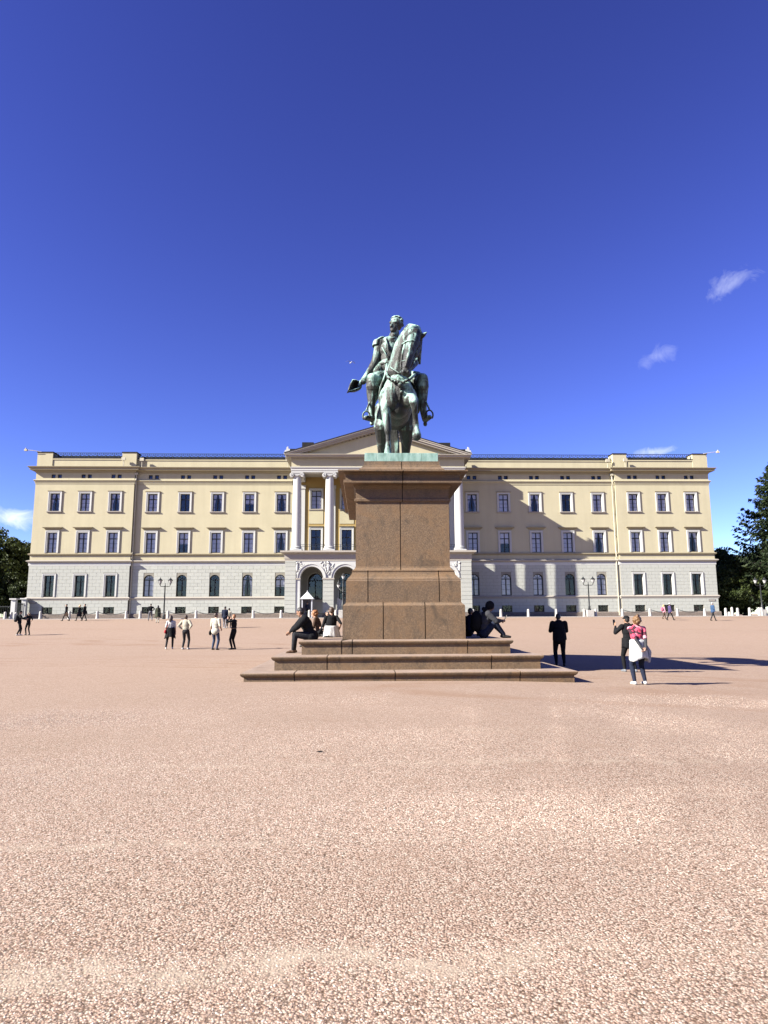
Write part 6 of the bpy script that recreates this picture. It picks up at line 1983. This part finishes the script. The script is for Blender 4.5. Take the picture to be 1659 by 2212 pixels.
t, i = person('auburn-haired person in brown sitting beyond the hunched man', Vector((x3 + .30, 22.6, ST3)), hd(80), 1.66, 'brown_cloth', 'charcoal_cloth', 'shoe_dark', 'skin_light', 'hair_auburn', 'bob',
              pelvis=(0, 0, .12), neck=(0, .15, .64), head=(0, .22, .78), face=(0, 1, -.2), feet=[(-.13, .5, -.28), (.13, .47, -.28)], knees=[(-.15, .6, 1), (.15, .6, 1)], wrists=[(-.12, .42, .3), (.12, .42, .3)], voxel=.016, group='people sitting on the pedestal steps')
t, i = person('dark-haired person in pale grey top sitting behind the hunched man', Vector((x3 + .78, 22.0, ST3)), hd(60), 1.68, 'lightgrey_cloth', 'black_cloth', 'shoe_dark', 'skin_light', 'hair_dark', 'ponytail',
              pelvis=(0, 0, .12), neck=(0, .14, .64), head=(0, .22, .78), face=(0, 1, -.2), feet=[(-.13, .52, .08), (.13, .5, .08)], knees=[(-.15, .4, 1), (.15, .4, 1)], wrists=[(-.12, .42, .3), (.12, .42, .3)], voxel=.016, group='people sitting on the pedestal steps')
ww = seat_at(716, 1381, 21.6, ST3)
t, i = person('woman in black top sitting against the pedestal with a white jacket round her hips', Vector((min(ww.x, CX - 1.98), 21.6, ST3)), hd(12), 1.74, 'black_cloth', 'darkgrey_cloth', 'shoe_dark', 'skin_light', 'hair_brown', 'short',
              sleeves='short', pelvis=(0, 0, .12), neck=(0, .05, .68), head=(0, .07, .83), face=(0, 1, -.15), feet=[(-.13, .55, .08), (.13, .55, .08)], knees=[(-.15, .4, 1), (.15, .4, 1)], wrists=[(-.2, .3, .3), (.24, .02, .24)], bulk=1.0, voxel=.014, group='people sitting on the pedestal steps')
skirt(t, 'tied_jacket', 'white_cloth', .36, .012, .2, .27, .8, 21)
rr_ = seat_at(1049, 1381, 20.0, ST3)
t, i = person('person in hooded jacket sitting on the step reading a phone', Vector((rr_.x, 20.0, ST3)), hd(-88), 1.92, 'darkgrey_cloth', 'navy_cloth', 'shoe_dark', 'skin_tan', 'black_cloth', 'hood',
              pelvis=(0, -.05, .13), neck=(0, .06, .70), head=(0, .16, .84), face=(0, 1, -.45), feet=[(-.13, .50, .08), (.13, .47, .08)], knees=[(-.2, .5, 1), (.2, .5, 1)], wrists=[(-.1, .46, .46), (.1, .44, .46)], poles=[(-1, -.3, -.6), (1, -.3, -.6)], bulk=1.18, loose=1.3, voxel=.012, group='people sitting on the pedestal steps')
carried('backpack', 'black backpack on the hooded person sitting on the step', 'backpack', t, lambda Q: (Q.ell((0, -.24, .45), (.18, .16, .28), 'a'), Q.ell((0, -.30, .34), (.14, .11, .15), 'a')), 'black_cloth', .016)
carried('phone', 'phone in the hands of the hooded person on the step', 'phone', t, lambda Q: [Q.cap((-.03 + .02 * q, .54, .50), .008, (-.03 + .02 * q, .60, .62), .008, 'a') for q in range(4)], 'phone_black', .007)
r2_ = seat_at(1012, 1381, 21.8, ST3)
t, i = person('dark-clad person half hidden by the pedestal behind the hooded reader', Vector((max(r2_.x, CX + 2.0), 21.8, ST3)), hd(-60), 1.70, 'navy_cloth', 'black_cloth', 'shoe_dark', 'skin_tan', 'hair_dark', 'short',
              pelvis=(0, 0, .12), neck=(0, .08, .66), head=(0, .13, .80), feet=[(-.13, .52, .08), (.13, .5, .08)], knees=[(-.15, .4, 1), (.15, .4, 1)], wrists=[(-.12, .42, .35), (.12, .42, .35)], voxel=.016, group='people sitting on the pedestal steps')
# --- guard
t, i = person('guard in dark uniform standing inside the sentry box', Vector((ps.x + .02, 80.55, PAV + .055)), FRONT, 1.78, 'navy_cloth', 'black_cloth', 'shoe_dark', 'skin_light', 'hair_dark', 'short', voxel=.024, group='palace guard')
part(t, 'plumed_hat', lambda Q: (Q.ell((0, .02, 1.73), (.10, .11, .08), 'a'), Q.ell((.07, .02, 1.72), (.04, .06, .11), 'a')), 'black_cloth')

# a dropped scrap lies on the near gravel
simple('scrap', (0.02, 0.02, 0.02), .7)
sc_ = at_ground(691, 1627)
o = MB().add([(-.05, 0, .005), (0, -.012, .012), (.05, .006, .004), (.01, .022, .014), (0, 0, -.005)], [(0, 1, 2, 3), (1, 0, 4), (2, 1, 4), (3, 2, 4), (0, 3, 4)]).build('leaf_scrap', 'scrap', None, (sc_.x, sc_.y, sc_.z + .012))
tag(o, 'small dark leaf scrap lying alone on the pink gravel', 'leaf')
